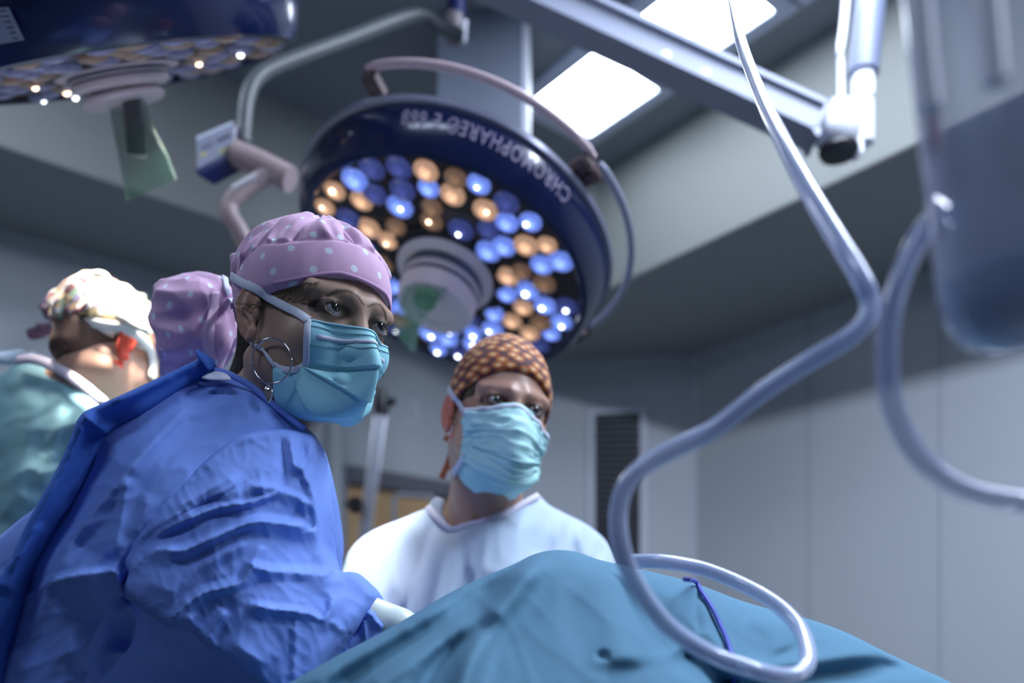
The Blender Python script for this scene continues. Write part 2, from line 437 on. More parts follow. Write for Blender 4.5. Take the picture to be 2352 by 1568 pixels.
# lower ceiling band, its lit upstand, and the raised ceiling
dR, dL = 2.788, 3.237       # distance of the band's inner edge along B2 and A2
K = B2*dR+A2*dL             # inner corner
def onl(s, t): return K-A2*s-B2*t
K1 = K-A2*.45; K2 = K-B2*.45    # chamfer of the recess
Rin = K-A2*6.2; Lin = K-B2*6.2
Rout = B2*3.74-A2*(6.2-dL); 
slab('ceiling', [C1, K1, Rin, Rin+B2*1.0], H1, .08, M_band).name = 'ceiling'
slab('ceiling', [C2, C1, K1, K2], H1, .08, M_band)
slab('ceiling', [Lin+A2*.62, C2, K2, Lin], H1, .08, M_band)
e1 = -B2*.003; quad('trim_1', z(K1+e1, H1+.004), z(Rin+e1, H1+.004), z(Rin+e1, H2), z(K1+e1, H2), M_riser)
quad('trim_2', z(K2, H1+.004), z(K1, H1+.004), z(K1, H2), z(K2, H2), M_riser)
e1 = -A2*.003; quad('trim_3', z(Lin+e1, H1+.004), z(K2+e1, H1+.004), z(K2+e1, H2), z(Lin+e1, H2), M_riser)
slab('ceiling', [K1+B2*.1, Rin+B2*.1, Rin-B2*6.2, Lin-A2*6.2+A2*.2, Lin+A2*.1, K2+A2*.1], H2, .08, M_ceil)
# wall panel joints on the right wall
for i, u in enumerate((1859, 2160)):
    r = (u-CX)/F; k = (C1@B2)/(np.array([r, 1, 0])@B2); p = np.array([r, 1, 0])*k-B2*.0015
    o = MB().box(z(p, H1/2), A2*.004, B2*.003, (0, 0, H1/2-.01)).build('trim_%d' % (6+i), M_seam, None, False); o['kind'] = 'structure'
o = MB().box(z(C1-B2*.004+A2*.002, H1/2), A2*.012, B2*.004, (0, 0, H1/2-.01)).build('trim_8', M_whitetrim, None, False); o['kind'] = 'structure'

# ceiling luminaires: one strip of square panels in the raised ceiling
lum0 = np.array([.058, 3.41, 0])            # left corner of the nearest visible panel
def luminaire(k, label):
    o0 = lum0-A2*(.515*k); t = root('ceiling_light', label, 'ceiling light', z(o0+B2*.17-A2*.19, H2), 'square panels in the ceiling light strip')
    c = o0+B2*.172-A2*.195; mb = MB()
    MB().box(z(c, H2-.012)-z(c, 0)*0, B2*.165, A2*.188, (0, 0, .006), .004).build('diffuser', M_panel, None)
    d = bpy.context.scene.collection.objects[-1]; under(t, d)
    f = MB()
    for s in (-1, 1):
        f.box(z(c+B2*s*.196, H2-.010), B2*.030, A2*.250, (0, 0, .010), .003)
        f.box(z(c+A2*s*.219, H2-.010), B2*.166, A2*.030, (0, 0, .010), .003)
    under(t, f.build('frame', M_frame, None))
luminaire(0, 'square lit ceiling panel just right of the grey column, lowest in the photo')
luminaire(1, 'square lit ceiling panel behind the long arm, second in the strip')
luminaire(2, 'lit ceiling panel at the top edge of the photo, right of the tube')

# column hanging from the ceiling
pc = P(1108, 240, 2.95); cz0 = P(0, 520, 2.95)[2]
t = root('ceiling_column', 'grey square service column hanging from the ceiling behind the middle lamp', 'ceiling column', (pc[0], 3.08, H2))
ang = math.radians(-5); ex = np.array([math.cos(ang), math.sin(ang), 0]); ey = np.array([-math.sin(ang), math.cos(ang), 0])
under(t, MB().box((pc[0], 3.08, (cz0+H2)/2), ex*.147, ey*.14, (0, 0, (H2-cz0)/2), .006).build('column_shell', mat('column_grey', (.21, .25, .32), .5, vary=.03), None))
q = P(1210, 240, 2.93); under(t, MB().box((q[0], 3.0, (cz0+H2)/2), ex*.011, ey*.06, (0, 0, (H2-cz0)/2), .003).build('lit_side_strip', M_armw, None))  # white strip stands in for the column's side face lit by the panels

# return air grille in the chamfered corner
def back_pt(u, v): 
    n = np.array([C1[1]-C2[1], C2[0]-C1[0], 0]); n /= np.linalg.norm(n); r = np.array([(u-CX)/F, 1, (HV-v)/F]); k = (C1@n)/(r@n); return r*k+np.array([0, 0, CAMZ])
e = (C1-C2)/np.linalg.norm(C1-C2); nb = np.array([e[1], -e[0], 0])
a = back_pt(1364, 952); b = back_pt(1472, 952); wv = (b-a)@e; zt = a[2]; zb = .45
t = root('air_vent', 'tall dark louvred air return grille in the far corner wall', 'vent', z(a+e*wv/2, zb))
cc = z(a+e*wv/2, (zt+zb)/2)
under(t, MB().box(cc+nb*.006, e*(wv/2), nb*.005, (0, 0, (zt-zb)/2)).build('vent_back', M_vent, None, False))
f = MB()
for s in (-1, 1): f.box(cc+e*s*(wv/2+.012)+nb*.012, e*.016, nb*.012, (0, 0, (zt-zb)/2+.025), .002)
for s in (-1, 1): f.box(cc+nb*.012+np.array([0, 0, s*((zt-zb)/2+.012)]), e*(wv/2), nb*.012, (0, 0, .014), .002)
under(t, f.build('vent_frame', M_whitetrim, None))
f = MB(); k = zb+.03
while k < zt-.01: f.box(z(cc+nb*.016, k), e*(wv/2-.003), nb*.008+np.array([0, 0, .006]), np.array([0, 0, .002]), 0); k += .035
under(t, f.build('slats', M_vslat, None, False))

# door on the left wall
nA = A2
def left_pt(u, v=None):
    r = np.array([(u-CX)/F, 1, (HV-(v or HV))/F]); k = (C2@nA)/(r@nA); return r*k+np.array([0, 0, CAMZ])
pl = left_pt(787); pr = left_pt(1075); dw = (pr-pl)@B2; mid = (pl+pr)/2
zt = left_pt(790, 1112)[2]; zh = left_pt(790, 1072)[2]
t = bpy.data.objects.new('door_1', None); C.objects.link(t); t.location = z(mid, 0); t['kind'] = 'structure'
under(t, MB().box(z(mid-A2*.012, zt/2), B2*(dw/2), A2*.012, (0, 0, zt/2-.005), .003).build('door_leaf', M_door, None))
under(t, MB().box(z(mid-A2*.03, (zt+zh)/2), B2*(dw/2), A2*.03, (0, 0, (zh-zt)/2), .003).build('door_header', M_hdr, None))
f = MB()
for s in (-1, 1): f.box(z(mid-A2*.02+B2*s*(dw/2+.02), zh/2), B2*.022, A2*.024, (0, 0, zh/2), .003)
under(t, f.build('door_frame', M_lightsteel, None))
p2 = left_pt(760); o = MB().box(z(p2-A2*.03, H1/2), B2*.03, A2*.03, (0, 0, H1/2-.01), .006).build('trim_9', M_wall); o['kind'] = 'structure'

# tubular rail in front of the door
pts = [P(900, 1500, 3.6), P(905, 1145, 3.6), P(915, 1135, 3.6), P(990, 1142, 3.6), P(1000, 1150, 3.6), P(1005, 1500, 3.6)]
t = MB().tube(pts, .011, 10).build('equipment_rail', M_lightsteel); place(t, P(950, 1500, 3.6)); tag(t, 'thin grey tubular rail with rounded corners in front of the tan door', 'rail')
legs = None

# drip stand
pA = P(877, 930, 2.7); pB = np.array([P(838, 1230, 2.6)[0], 2.6, .05]); pB = pA+(P(838, 1230, 2.62)-pA)*1.0; dirv = (pB-pA); pB = pA+dirv*(pA[2]-.05)/(pA[2]-pB[2])
t = root('drip_stand', 'slim steel drip stand with black clamp, leaning before the tan door', 'drip stand', pB)
mb = MB().tube([pA, lerp(pA, pB, .35)], .013).build('upper_pole', M_lightsteel); under(t, mb)
under(t, MB().tube([lerp(pA, pB, .34), pB], .019).build('lower_pole', M_lightsteel))
off = np.array([.018, 0, 0]); under(t, MB().tube([pA+off, pA*.6+pB*.4+off], .003, 6).tube([pA-off, pA*.6+pB*.4-off], .003, 6).build('side_rods', M_steel))
kb = P(876, 925, 2.7)
mb = MB().lathe([(0, -.055), (.018, -.05), (.024, -.02), (.02, .02), (.014, .045), (0, .05)], 20, Matrix.Translation(Vector(kb))).box(kb+np.array([.022, 0, .0]), (.022, 0, .006), (0, .012, 0), (-.002, 0, .010), .003)
under(t, mb.build('clamp', M_black))
ck = P(817, 1160, 2.62); under(t, MB().box(ck, (.018, 0, 0), (0, .02, 0), (0, 0, .022), .005).tube([ck, ck+np.array([-.03, -.02, .0])], .007, 10).build('clamp_knob', M_black))
for s in (-1, 1):
    hp = [kb+np.array([0, 0, .02]), P(876+s*35, 905, 2.7), P(876+s*75, 925, 2.7), P(876+s*82, 955, 2.7), P(876+s*68, 975, 2.7), P(876+s*58, 962, 2.7)]
    under(t, MB().tube(catmull(hp, 6), .0016, 8).build('hook', M_lightsteel))
for k in range(5):
    a_ = k*2*math.pi/5; q = pB+np.array([.3*math.cos(a_), .3*math.sin(a_), .0])
    under(t, MB().tube([pB+np.array([0, 0, .03]), q], .014, 8).lathe([(0, -.04), (.02, -.04), (.02, 0), (0, 0)], 12, Matrix.Translation(Vector(q))).build('foot', M_steel))

# ------------------------------------------------------------------ surgical lamps
def frame_from(nrm, refpt, c):
    zax = -np.array(nrm); zax /= np.linalg.norm(zax); x = np.array(refpt)-c; x -= zax*(x@zax); x /= np.linalg.norm(x); y = np.cross(zax, x)
    M = Matrix.Identity(4)
    for i in range(3): M[i][0], M[i][1], M[i][2], M[i][3] = x[i], y[i], zax[i], c[i]
    return M
def on_shell(u, v, M, r=.3665):
    Mi = M.inverted(); o = Mi@Vector((0, 0, CAMZ)); d = (Mi.to_3x3()@Vector(P(u, v, 1)-np.array([0, 0, CAMZ]))).normalized()
    A = d.x**2+d.y**2; Bq = o.x*d.x+o.y*d.y; Cq = o.x**2+o.y**2-r*r; D = Bq*Bq-A*Cq
    s = (-Bq-math.sqrt(max(D, 0)))/A; return o+d*s
def surgical_lamp(c, n, ref, label, text_at, seed, bag_dir, dim, rails, hub_len, bag, group='surgical lamps'):
    """local frame: z up (away from the lit face), lit face at z=0"""
    M = frame_from(n, ref, np.array(c)); ang_px = lambda u, v, r: (lambda q: math.atan2(q.y, q.x))(on_shell(u, v, M, r))
    t = root('surgical_lamp', label, 'surgical lamp', None, group, M=M)
    rnd = random.Random(seed)
    shell = [(.315, .0), (.322, -.006), (.334, -.004), (.345, .010), (.360, .045), (.364, .068), (.358, .088), (.340, .102), (.28, .112), (.15, .120), (0, .121)]
    MB().lathe(shell, 128).build('shell', M_navy, t)
    MB().lathe([(.350, .078), (.370, .082), (.372, .092), (.364, .099), (.345, .102)], 128).build('rim_band', M_grayring, t)
    MB().lathe([(0, .004), (.10, .004), (.25, .003), (.318, .002), (.318, .012), (0, .012)], 96).build('face', M_lens_bg, t)
    # lenses
    pos = []
    for ring, (r, cnt) in enumerate([(.288, 30), (.241, 25), (.194, 19), (.149, 13)]):
        for k in range(cnt):
            a = 2*math.pi*(k+rnd.uniform(-.15, .15)+(ring % 2)*.5)/cnt; g = (math.degrees(a)+18) % 60
            if (g < 9 or g > 53) and ring < 3 and rnd.random() < .5: continue
            pos.append((r+rnd.uniform(-.006, .006), a))
    protos = {}
    V, Fc = [], []
    mb = MB().lathe([(.0280, .004), (.0280, -.001), (.0245, -.004), (.013, -.0065), (0, -.0075)], 20)
    for i, (r, a) in enumerate(pos[:90]):
        warm = rnd.random() < .36; low = rnd.random() < (.30 if not dim else .97); key = (M_ledw2 if low else M_ledw) if warm else (M_ledb2 if low else M_ledb)
        if dim: key = M_ledw3 if warm else M_ledb3
        if key.name not in protos:
            o = mb.build('led_lens', key, t, True); protos[key.name] = o
        else:
            o = protos[key.name].copy(); C.objects.link(o); o.parent = t
        o.location = (r*math.cos(a), r*math.sin(a), 0); s = rnd.uniform(.8, 1.05); o.scale = (s, s, 1)
        if rnd.random() < (.42 if not dim else .05):
            bk = 'bw' if not warm else 'bo'
            if bk not in protos:
                b = MB().lathe([(.0068, 0), (.006, -.003), (.003, -.0045), (0, -.005)], 12).build('led_core', M_bulbw if bk == 'bw' else M_bulbo, None); protos[bk] = b
            else:
                b = protos[bk].copy(); C.objects.link(b)
            b.parent = o; b.location = (rnd.uniform(-.008, .008), rnd.uniform(-.008, .008), -.007)
            b.scale = (rnd.uniform(.6, 1.1),)*3
    # hub with rings
    hl = hub_len
    hub = MB().lathe([(.112, .006), (.115, -.004), (.105, -.006), (.092, -hl*.15), (.092, -hl*.42), (.086, -hl*.45), (.086, -hl*.55), (.090, -hl*.58), (.090, -hl*.80), (.084, -hl*.95), (.070, -hl), (.048, -hl), (.044, -hl*.9), (0, -hl*.88)], 64).build('hub', M_hub, t)
    MB().lathe([(.0925, -hl*.16), (.094, -hl*.18), (.094, -hl*.34), (.0925, -hl*.36)], 64).lathe([(.0868, -hl*.46), (.088, -hl*.47), (.088, -hl*.54), (.0868, -hl*.55)], 64).build('hub_groove', M_hubd, hub)
    MB().lathe([(.118, .004), (.140, .003), (.140, -.002), (.118, -.003)], 64).build('hub_recess', M_black, t)
    # lettering round the rim
    if text_at is not None:
        cu = bpy.data.curves.new('t', 'FONT'); cu.body = 'CHROMOPHARE\u00ae E 668'; cu.size = .052; cu.space_character = 1.16; cu.extrude = .0003
        cu.offset = .0008
        to = bpy.data.objects.new('t', cu); C.objects.link(to); dg = bpy.context.evaluated_depsgraph_get(); me = bpy.data.meshes.new_from_object(to.evaluated_get(dg)); bpy.data.objects.remove(to)
        bm = bmesh.new(); bm.from_mesh(me); bmesh.ops.triangulate(bm, faces=bm.faces)
        xs = [v.co.x for v in bm.verts]; x0, x1 = min(xs), max(xs); a_s, a_e = ang_px(*text_at[0], .363), ang_px(*text_at[1], .363)
        if a_e-a_s > math.pi: a_e -= 2*math.pi
        if a_s-a_e > math.pi: a_e += 2*math.pi
        print('TEXT', a_s, a_e)
        for v in bm.verts:
            f_ = (v.co.x-x0)/(x1-x0); a = a_s+(a_e-a_s)*f_; tt = .060-v.co.y/.052*.040; tt = max(.008, min(.09, tt))
            # radius of the shell at height tt
            r = np.interp(tt, [.01, .045, .068, .088], [.345, .360, .364, .358])+.0012+v.co.z
            v.co = (r*math.cos(a), r*math.sin(a), tt)
        bm.to_mesh(me); bm.free(); me.materials.append(M_text); lo = bpy.data.objects.new('lettering', me); C.objects.link(lo); lo.parent = t
    # handle rails
    for (a0, a1, mm) in rails:
        if not np.isscalar(a0):
            a0 = ang_px(*a0, .40); a1 = ang_px(*a1, .40) if not np.isscalar(a1) else a0+a1
            if a1-a0 > math.pi: a1 -= 2*math.pi
            if a0-a1 > math.pi: a1 += 2*math.pi
            print('RAIL', a0, a1)
        pr = [(.345, .118, a0-.0), (.385, .125, a0)]; pts = []
        n_ = 40; pts = [np.array([.352*math.cos(a0), .352*math.sin(a0), .105]), np.array([.385*math.cos(a0), .385*math.sin(a0), .125])]
        for k in range(n_+1):
            a = a0+(a1-a0)*k/n_; pts.append(np.array([.405*math.cos(a), .405*math.sin(a), .128]))
        pts += [np.array([.385*math.cos(a1), .385*math.sin(a1), .125]), np.array([.352*math.cos(a1), .352*math.sin(a1), .105])]
        h = MB().tube(pts, .0085, 12).build('handle_rail', mm, t)
        for a in (a0, a1):
            f = MB(); q = np.array([.378*math.cos(a), .378*math.sin(a), .115]); er = np.array([math.cos(a), math.sin(a), 0]); et = np.array([-math.sin(a), math.cos(a), 0])
            f.box(q, er*.026, et*.016, (0, 0, .014), .005)
            f.build('rail_mount', M_mount, h)
    # yoke stub at the back
    MB().lathe([(.10, .13), (.095, .16), (.06, .175), (0, .178)], 40).build('back_boss', M_armw, t)
    return t, M
cL = P(0, 0, 1)*0+np.array([-.1528, 1.9865, CAMZ+.9045]); nL = (-.257, -.262, -.93)
refp = P(1210, 360, 1.75)
RAIL_D = 1.35
lampM, ML = surgical_lamp(cL, nL, refp, 'navy round surgical lamp with glowing blue and amber lenses, middle of photo', ((1300, 480), (905, 312)), 3, None, False,
    [((815, 250), (1325, 465), M_pink), ((1345, 490), RAIL_D, M_grayring)], .100, True)
cL2 = np.array([-.745, 1.63, CAMZ+1.128]); nL2 = (.157, .518, -.84)
refp2 = P(300, 0, 1.3)
lamp2, ML2 = surgical_lamp(cL2, nL2, refp2, 'navy round surgical lamp cut by the top left corner, seen edge-on', None, 11, None, True,
    [(.9, -.4, M_pink), (-1.0, -2.2, M_grayring)], .030, True)

def handle_set(t, Mw, start, L, label, ring_off, bagpx, bagY, grey=True):
    """sterile handle under a lamp's hub, flange and clear sleeve"""
    return
# handle under the left lamp: grey grip, ivory flange and clear green sleeve (hangs straight down)
a = P(302, 205, 1.655); b = P(314, 352, 1.715)
h = MB().tube([a+np.array([-.002, 0, .03]), a, b], .0185, 20).build('sterile_handle', M_hgrey); under(lamp2, h)
under(lamp2, MB().tube([b, b+(b-a)*.045], .0195, 20).build('handle_tip', M_hub))
ax = (b-a)/np.linalg.norm(b-a); tl = Vector((.22, 0, 1)).normalized(); fl = P(284, 229, 1.67)
under(lamp2, MB().lathe([(0, -.006), (.076, -.006), (.080, 0), (.076, .006), (0, .006)], 48, Matrix.Translation(Vector(fl))@Vector((-.20, -.46, .84)).to_track_quat('Z', 'Y').to_matrix().to_4x4()).build('handle_flange', mat('flange_ivory', (.90, .80, .85), .4)))
def bag(t, rows, Y, m, dep=.02, name='sterile_sleeve'):
    """clear film sleeve: rows of (left px, right px) edges, a flattened bag with two walls"""
    V = []; Fc = []; n = 20; rr = catmull([np.array([*l, *r], float) for l, r in rows], 6)
    for j, q in enumerate(rr):
        l, r = q[:2], q[2:]
        for k in range(n):
            a_ = 2*math.pi*k/n; s = .5-.5*math.cos(a_); uv = lerp(l, r, s); d = dep*(1-.7*j/len(rr))*math.sin(a_)+.004*nz(k*.7, j*.3, 3)
            V.append(P(uv[0], uv[1], Y+d))
    for j in range(len(rr)-1):
        for k in range(n): Fc.append((j*n+k, j*n+(k+1) % n, (j+1)*n+(k+1) % n, (j+1)*n+k))
    o = mesh_obj(name, V, Fc, m); under(t, o); return o
bag(lamp2, [((248, 222), (332, 226)), ((258, 290), (352, 290)), ((272, 360), (382, 350)), ((290, 462), (406, 412))], 1.70, M_bag, .026)
# middle lamp: green handle inside the hub and its clear sleeve
hp = P(985, 645, 1.93)
under(lampM, MB().tube([P(1005, 640, 1.95), P(975, 690, 1.90)], [.022, .026], 20).build('sterile_handle', M_greenh))
bag(lampM, [((935, 655), (1030, 660)), ((915, 700), (985, 715)), ((905, 745), (965, 750)), ((900, 760), (952, 812))], 1.88, M_bag, .02)
# instruction plate on the left lamp's shell
def shell_patch(M, t, c4, m, name, r, n=8):
    V = []; Fc = []
    for j in range(n+1):
        for i in range(n+1):
            u = lerp(lerp(c4[0][0], c4[1][0], i/n), lerp(c4[3][0], c4[2][0], i/n), j/n); v = lerp(lerp(c4[0][1], c4[1][1], i/n), lerp(c4[3][1], c4[2][1], i/n), j/n)
            V.append(on_shell(u, v, M, r)[:])
    for j in range(n):
        for i in range(n): Fc.append((j*(n+1)+i, j*(n+1)+i+1, (j+1)*(n+1)+i+1, (j+1)*(n+1)+i))
    return mesh_obj(name, V, Fc, m, t)
lab = shell_patch(ML2, lamp2, [(-60, 22), (20, 16), (56, 92), (-60, 112)], M_label, 'instruction_label', .3685)
mb = MB()
for k in range(6):
    y0 = 26+k*12.5; V = []
    for (u, v) in ((-50, y0+4), (14+k*5.5, y0-4+k*.2), (15+k*5.5, y0-1+k*.2), (-50, y0+7)): V.append(on_shell(u, v, ML2, .3692)[:])
    mb.add(V, [(0, 1, 2, 3)])
o = mb.build('label_print', M_labeltx, None, False); o.parent = lab

# lamp light: a beam inside each lamp head
def beam(name, M, z0, power, ang, col, off, parent, aim=None, blend=.4, rad=.12):
    d = bpy.data.lights.new(name, 'SPOT'); d.energy = power; d.spot_size = math.radians(ang); d.spot_blend = blend; d.shadow_soft_size = rad; d.color = col
    o = bpy.data.objects.new(name, d); C.objects.link(o); p = M@Vector((off[0], off[1], z0))
    dirv = (Vector(aim)-p) if aim is not None else -(M.to_3x3()@Vector((0, 0, 1))); o.matrix_world = Matrix.Translation(p)@dirv.to_track_quat('-Z', 'Y').to_matrix().to_4x4(); return o
for off in ((.17, .10), (-.12, .18), (.02, -.2)):
    beam('lamp_beam', ML2, -.02, FIELD_SPOT/3, 42, (1.0, .93, .86), off, lamp2, aim=(-.66, 1.58, 1.55), rad=.06)
ol_ = ML2.inverted().to_3x3()@Vector((.22, -.05, 0)); beam('lamp_beam', ML2, -.02, 130, 26, (.95, .95, 1.0), (ol_.x, ol_.y), lamp2, aim=(-.30, 1.47, 1.22), rad=.08)
for wv_, pw in (((.16, -.25, 0), 210), ((.0, -.27, 0), 90)):
    ol_ = ML2.inverted().to_3x3()@Vector(wv_); beam('lamp_beam', ML2, -.02, pw, 19, (1.0, .93, .86), (ol_.x, ol_.y), lamp2, aim=(-.665, 1.47, 1.585), rad=.05)
beam('lamp_beam', ML, -.085, 9, 80, (.85, .9, 1), (0, 0), lampM, aim=(-.35, 1.25, 1.0))

# ------------------------------------------------------------------ suspension arms
# long spring arm from the upper left to the joint at the right
def beam_box(name, a, b, h, w, m, parent, bev=.008):
    a, b = np.array(a), np.array(b); d = (b-a)/2; x = d/np.linalg.norm(d); up = np.array([0, 0, 1.0]); s_ = np.cross(x, up); s_ /= np.linalg.norm(s_); u_ = np.cross(s_, x)
    o = MB().box((a+b)/2, d, s_*w/2, u_*h/2, bev).build(name, m); under(parent, o); return o
t = root('ceiling_boom', 'long grey spring arm crossing in front of the lit ceiling panels', 'lamp arm', P(1930, 290, 2.3))
a = P(1000, -110, 2.35); b = P(1880, 292, 2.3)
ab = beam_box('arm_beam', a, b, .082, .075, M_arm, t, .012)
tp = beam_box('arm_top_cover', lerp(a, b, .52)+np.array([0, 0, .043]), b+np.array([0, 0, .040]), .014, .05, M_armw, t, .004)
for f_ in (.60, .70): 
    q = lerp(a, b, f_)+np.array([.0, -.04, -.03]); under(t, MB().lathe([(0, -.006), (.012, -.006), (.012, .006), (0, .006)], 16, Matrix.Translation(Vector(q))@Matrix.Rotation(math.pi/2, 4, 'X')).build('screw_cap', M_armw))
jc = P(1922, 292, 2.3)
under(t, MB().lathe([(0, -.060), (.03, -.058), (.052, -.040), (.060, -.015), (.060, .030), (.054, .046), (.03, .055), (0, .056)], 40, Matrix.Translation(Vector(jc))).build('elbow_joint', M_armw))
under(t, MB().lathe([(0, -.075), (.045, -.073), (.052, -.060), (.050, -.05)], 40, Matrix.Translation(Vector(jc+np.array([.005, 0, -.004])))).build('joint_bumper', M_black))
p0 = P(1983, 330, 2.32); p1 = P(1983, 232, 2.32); p2 = P(1988, 160, 2.32)
under(t, MB().lathe([(0, 0), (.027, 0), (.028, .004), (.028, p1[2]-p0[2]-.006), (.024, p1[2]-p0[2]-.002), (.024, p1[2]-p0[2]+.002), (.029, p1[2]-p0[2]+.006), (.029, p2[2]-p0[2]), (.022, p2[2]-p0[2]+.01), (0, p2[2]-p0[2]+.01)], 32, Matrix.Translation(Vector(p0))).build('joint_sleeve', M_armw))
under(t, MB().box((p0+jc)/2+np.array([0, 0, -.01]), (.03, 0, 0), (0, .022, 0), (0, 0, .05), .008).build('joint_link', M_armw))
under(t, MB().tube([p2+np.array([-.006, 0, -.01]), P(2000, 0, 2.32), P(2040, -260, 2.34)], .040, 24).build('drop_tube', mat('drop_tube_grey', (.17, .20, .30), .4)))
under(t, MB().tube(catmull([P(1932, 245, 2.27), P(1931, 140, 2.27), P(1930, 118, 2.265), P(1938, 60, 2.27), P(1947, -40, 2.27)], 6), [.0085]*13+[.0105]*12, 12).build('cable', M_armw))
under(t, MB().tube([a, P(960, -300, 2.38), np.array([P(960, -300, 2.38)[0], 2.38, H2])], .045, 20).build('mount', M_arm))

# bent yoke that carries the middle lamp, with a control box on it
t = root('lamp_yoke', 'bent grey tube yoke with pinkish crossbar behind the pink cap', 'lamp arm', P(600, 380, 2.05))
m_y = mat('yoke_grey', (.10, .115, .125), .42); m_yp = mat('yoke_pinkish', (.40, .32, .33), .45)
pts = catmull([P(1060, 85, 2.45), P(1010, 60, 2.42), P(955, 35, 2.38), P(800, 90, 2.28), P(640, 150, 2.16), P(590, 180, 2.12), P(568, 225, 2.10), P(560, 290, 2.09), P(558, 330, 2.08)], 8)
under(t, MB().tube(pts, .0185, 18).build('upper_tube', m_y))
under(t, MB().tube(catmull([P(540, 352, 2.07), P(600, 378, 2.06), P(668, 413, 2.05)], 4), .030, 24).build('crossbar', m_yp))
pts = catmull([P(622, 400, 2.05), P(585, 420, 2.05), P(545, 448, 2.04), P(528, 470, 2.04), P(530, 495, 2.04), P(548, 525, 2.05), P(570, 570, 2.06), P(620, 640, 2.06), P(690, 640, 2.06), P(735, 600, 2.05)], 8)
under(t, MB().tube(pts, .0205, 18).build('lower_tube', m_yp))
under(t, MB().tube([P(535, 432, 2.02), P(590, 402, 2.02)], .006, 8).build('tube_edge_highlight', M_armw))  # painted highlight: white strip along the lit edge of the tube
# control box
c0 = [P(448, 318, 2.02), P(538, 280, 2.06), P(540, 355, 2.06), P(448, 402, 2.02)]
V = [*c0]; dv = np.array([.016, .035, 0]); side = P(566, 305, 2.12)
V = [c0[0], c0[1], c0[2], c0[3]]
bk = [q+np.array([.028, .05, 0]) for q in c0]
bx = MB().add(V+bk, [(0, 1, 2, 3), (7, 6, 5, 4), (0, 4, 5, 1), (1, 5, 6, 2), (2, 6, 7, 3), (3, 7, 4, 0)]).build('control_box', M_navy2, None, False)
bvm = bx.modifiers.new('bevel', 'BEVEL'); bvm.width = .006; bvm.segments = 3; under(t, bx)
def on_quad(c, u, v, off=.0015):
    p = lerp(lerp(c[0], c[1], u), lerp(c[3], c[2], u), v); n = np.cross(c[1]-c[0], c[3]-c[0]); n /= np.linalg.norm(n)
    if n[1] > 0: n = -n
    return p+n*off
def plate(c, u0, u1, v0, v1, m, name, parent, off=.002):
    q = [on_quad(c, u0, v0, off), on_quad(c, u1, v0, off), on_quad(c, u1, v1, off), on_quad(c, u0, v1, off)]; q2 = [on_quad(c, u0, v0, 0), on_quad(c, u1, v0, 0), on_quad(c, u1, v1, 0), on_quad(c, u0, v1, 0)]
    o = mesh_obj(name, q+q2, [(0, 1, 2, 3), (0, 4, 5, 1), (1, 5, 6, 2), (2, 6, 7, 3), (3, 7, 4, 0)], m, None, False); under(parent, o); return o
pl_ = plate(c0, .04, .96, .05, .86, M_label, 'rating_plate', bx)
plate(c0, .03, .97, -.02, .06, M_frame, 'plate_edge', bx, .003)
plate(c0, .60, .85, .66, .76, M_yellow, 'yellow_sticker', bx, .003)
plate(c0, .12, .28, .50, .60, M_yellow, 'yellow_sticker', bx, .003)
plate(c0, .55, .90, .30, .42, M_labeltx, 'print', bx, .003)
plate(c0, .15, .45, .30, .34, M_labeltx, 'print', bx, .003)
plate(c0, .15, .45, .40, .44, M_labeltx, 'print', bx, .003)

# dark swivel joint hanging at the top edge
t = root('lamp_joint', 'dark navy swivel joint with beige collar at the top edge of the photo', 'lamp joint', P(1048, 60, 2.5))
under(t, MB().tube([P(1048, -300, 2.5), P(1048, 38, 2.5)], .026, 24).build('joint_housing', M_navy2))
under(t, MB().tube([P(1044, 36, 2.5), P(1043, 92, 2.5)], .026, 24).build('collar', mat('collar_beige_grey', (.22, .20, .22), .5)))
under(t, MB().tube([P(1068, 48, 2.47), P(1064, 98, 2.47)], .008, 10).build('locking_pin', M_armw))

# ------------------------------------------------------------------ people
def rodr(r):
    r = np.array(r, float); a = np.linalg.norm(r); k = r/a; Kx = np.array([[0, -k[2], k[1]], [k[2], 0, -k[0]], [-k[1], k[0], 0]])
    return np.eye(3)+math.sin(a)*Kx+(1-math.cos(a))*Kx@Kx
class Pose:
    def __init__(s, t, rv): s.t = np.array(t, float)+np.array([0, 0, CAMZ]); s.R = rodr(rv)
    def w(s, p): return np.asarray(p, float)@s.R.T+s.t
    def l(s, p): return (np.asarray(p, float)-s.t)@s.R
def ray(u, v):
    d = np.array([(u-CX)/F, 1, (HV-v)/F]); return Vector((0, 0, CAMZ)), Vector(d/np.linalg.norm(d))
def bvh_of(V, Q): return BVHTree.FromPolygons([tuple(map(float, v)) for v in V], [tuple(map(int, q)) for q in Q])
def hit(bvhs, u, v, off=0):
    best = None
    for b in bvhs:
        o, d = ray(u, v); loc, nn, i, dist = b.ray_cast(o, d)
        if loc is not None:
            if nn.dot(d) > 0: nn = -nn
            if best is None or dist < best[2]: best = (np.array(loc), np.array(nn), dist)
    if best is None: return None, None
    return best[0]+best[1]*off, best[1]
def ear_chain(s):
    k = []
    for (y, z_) in [(-.006, .002), (-.011, .013), (-.007, .025), (.002, .031), (.012, .028), (.018, .018), (.019, .005), (.014, -.009), (.006, -.021), (-.002, -.029), (-.009, -.027)]:
        k.append((s*(.0775+.36*(y+.012)*.8), .009+y*.92, -.010+z_))
    return k
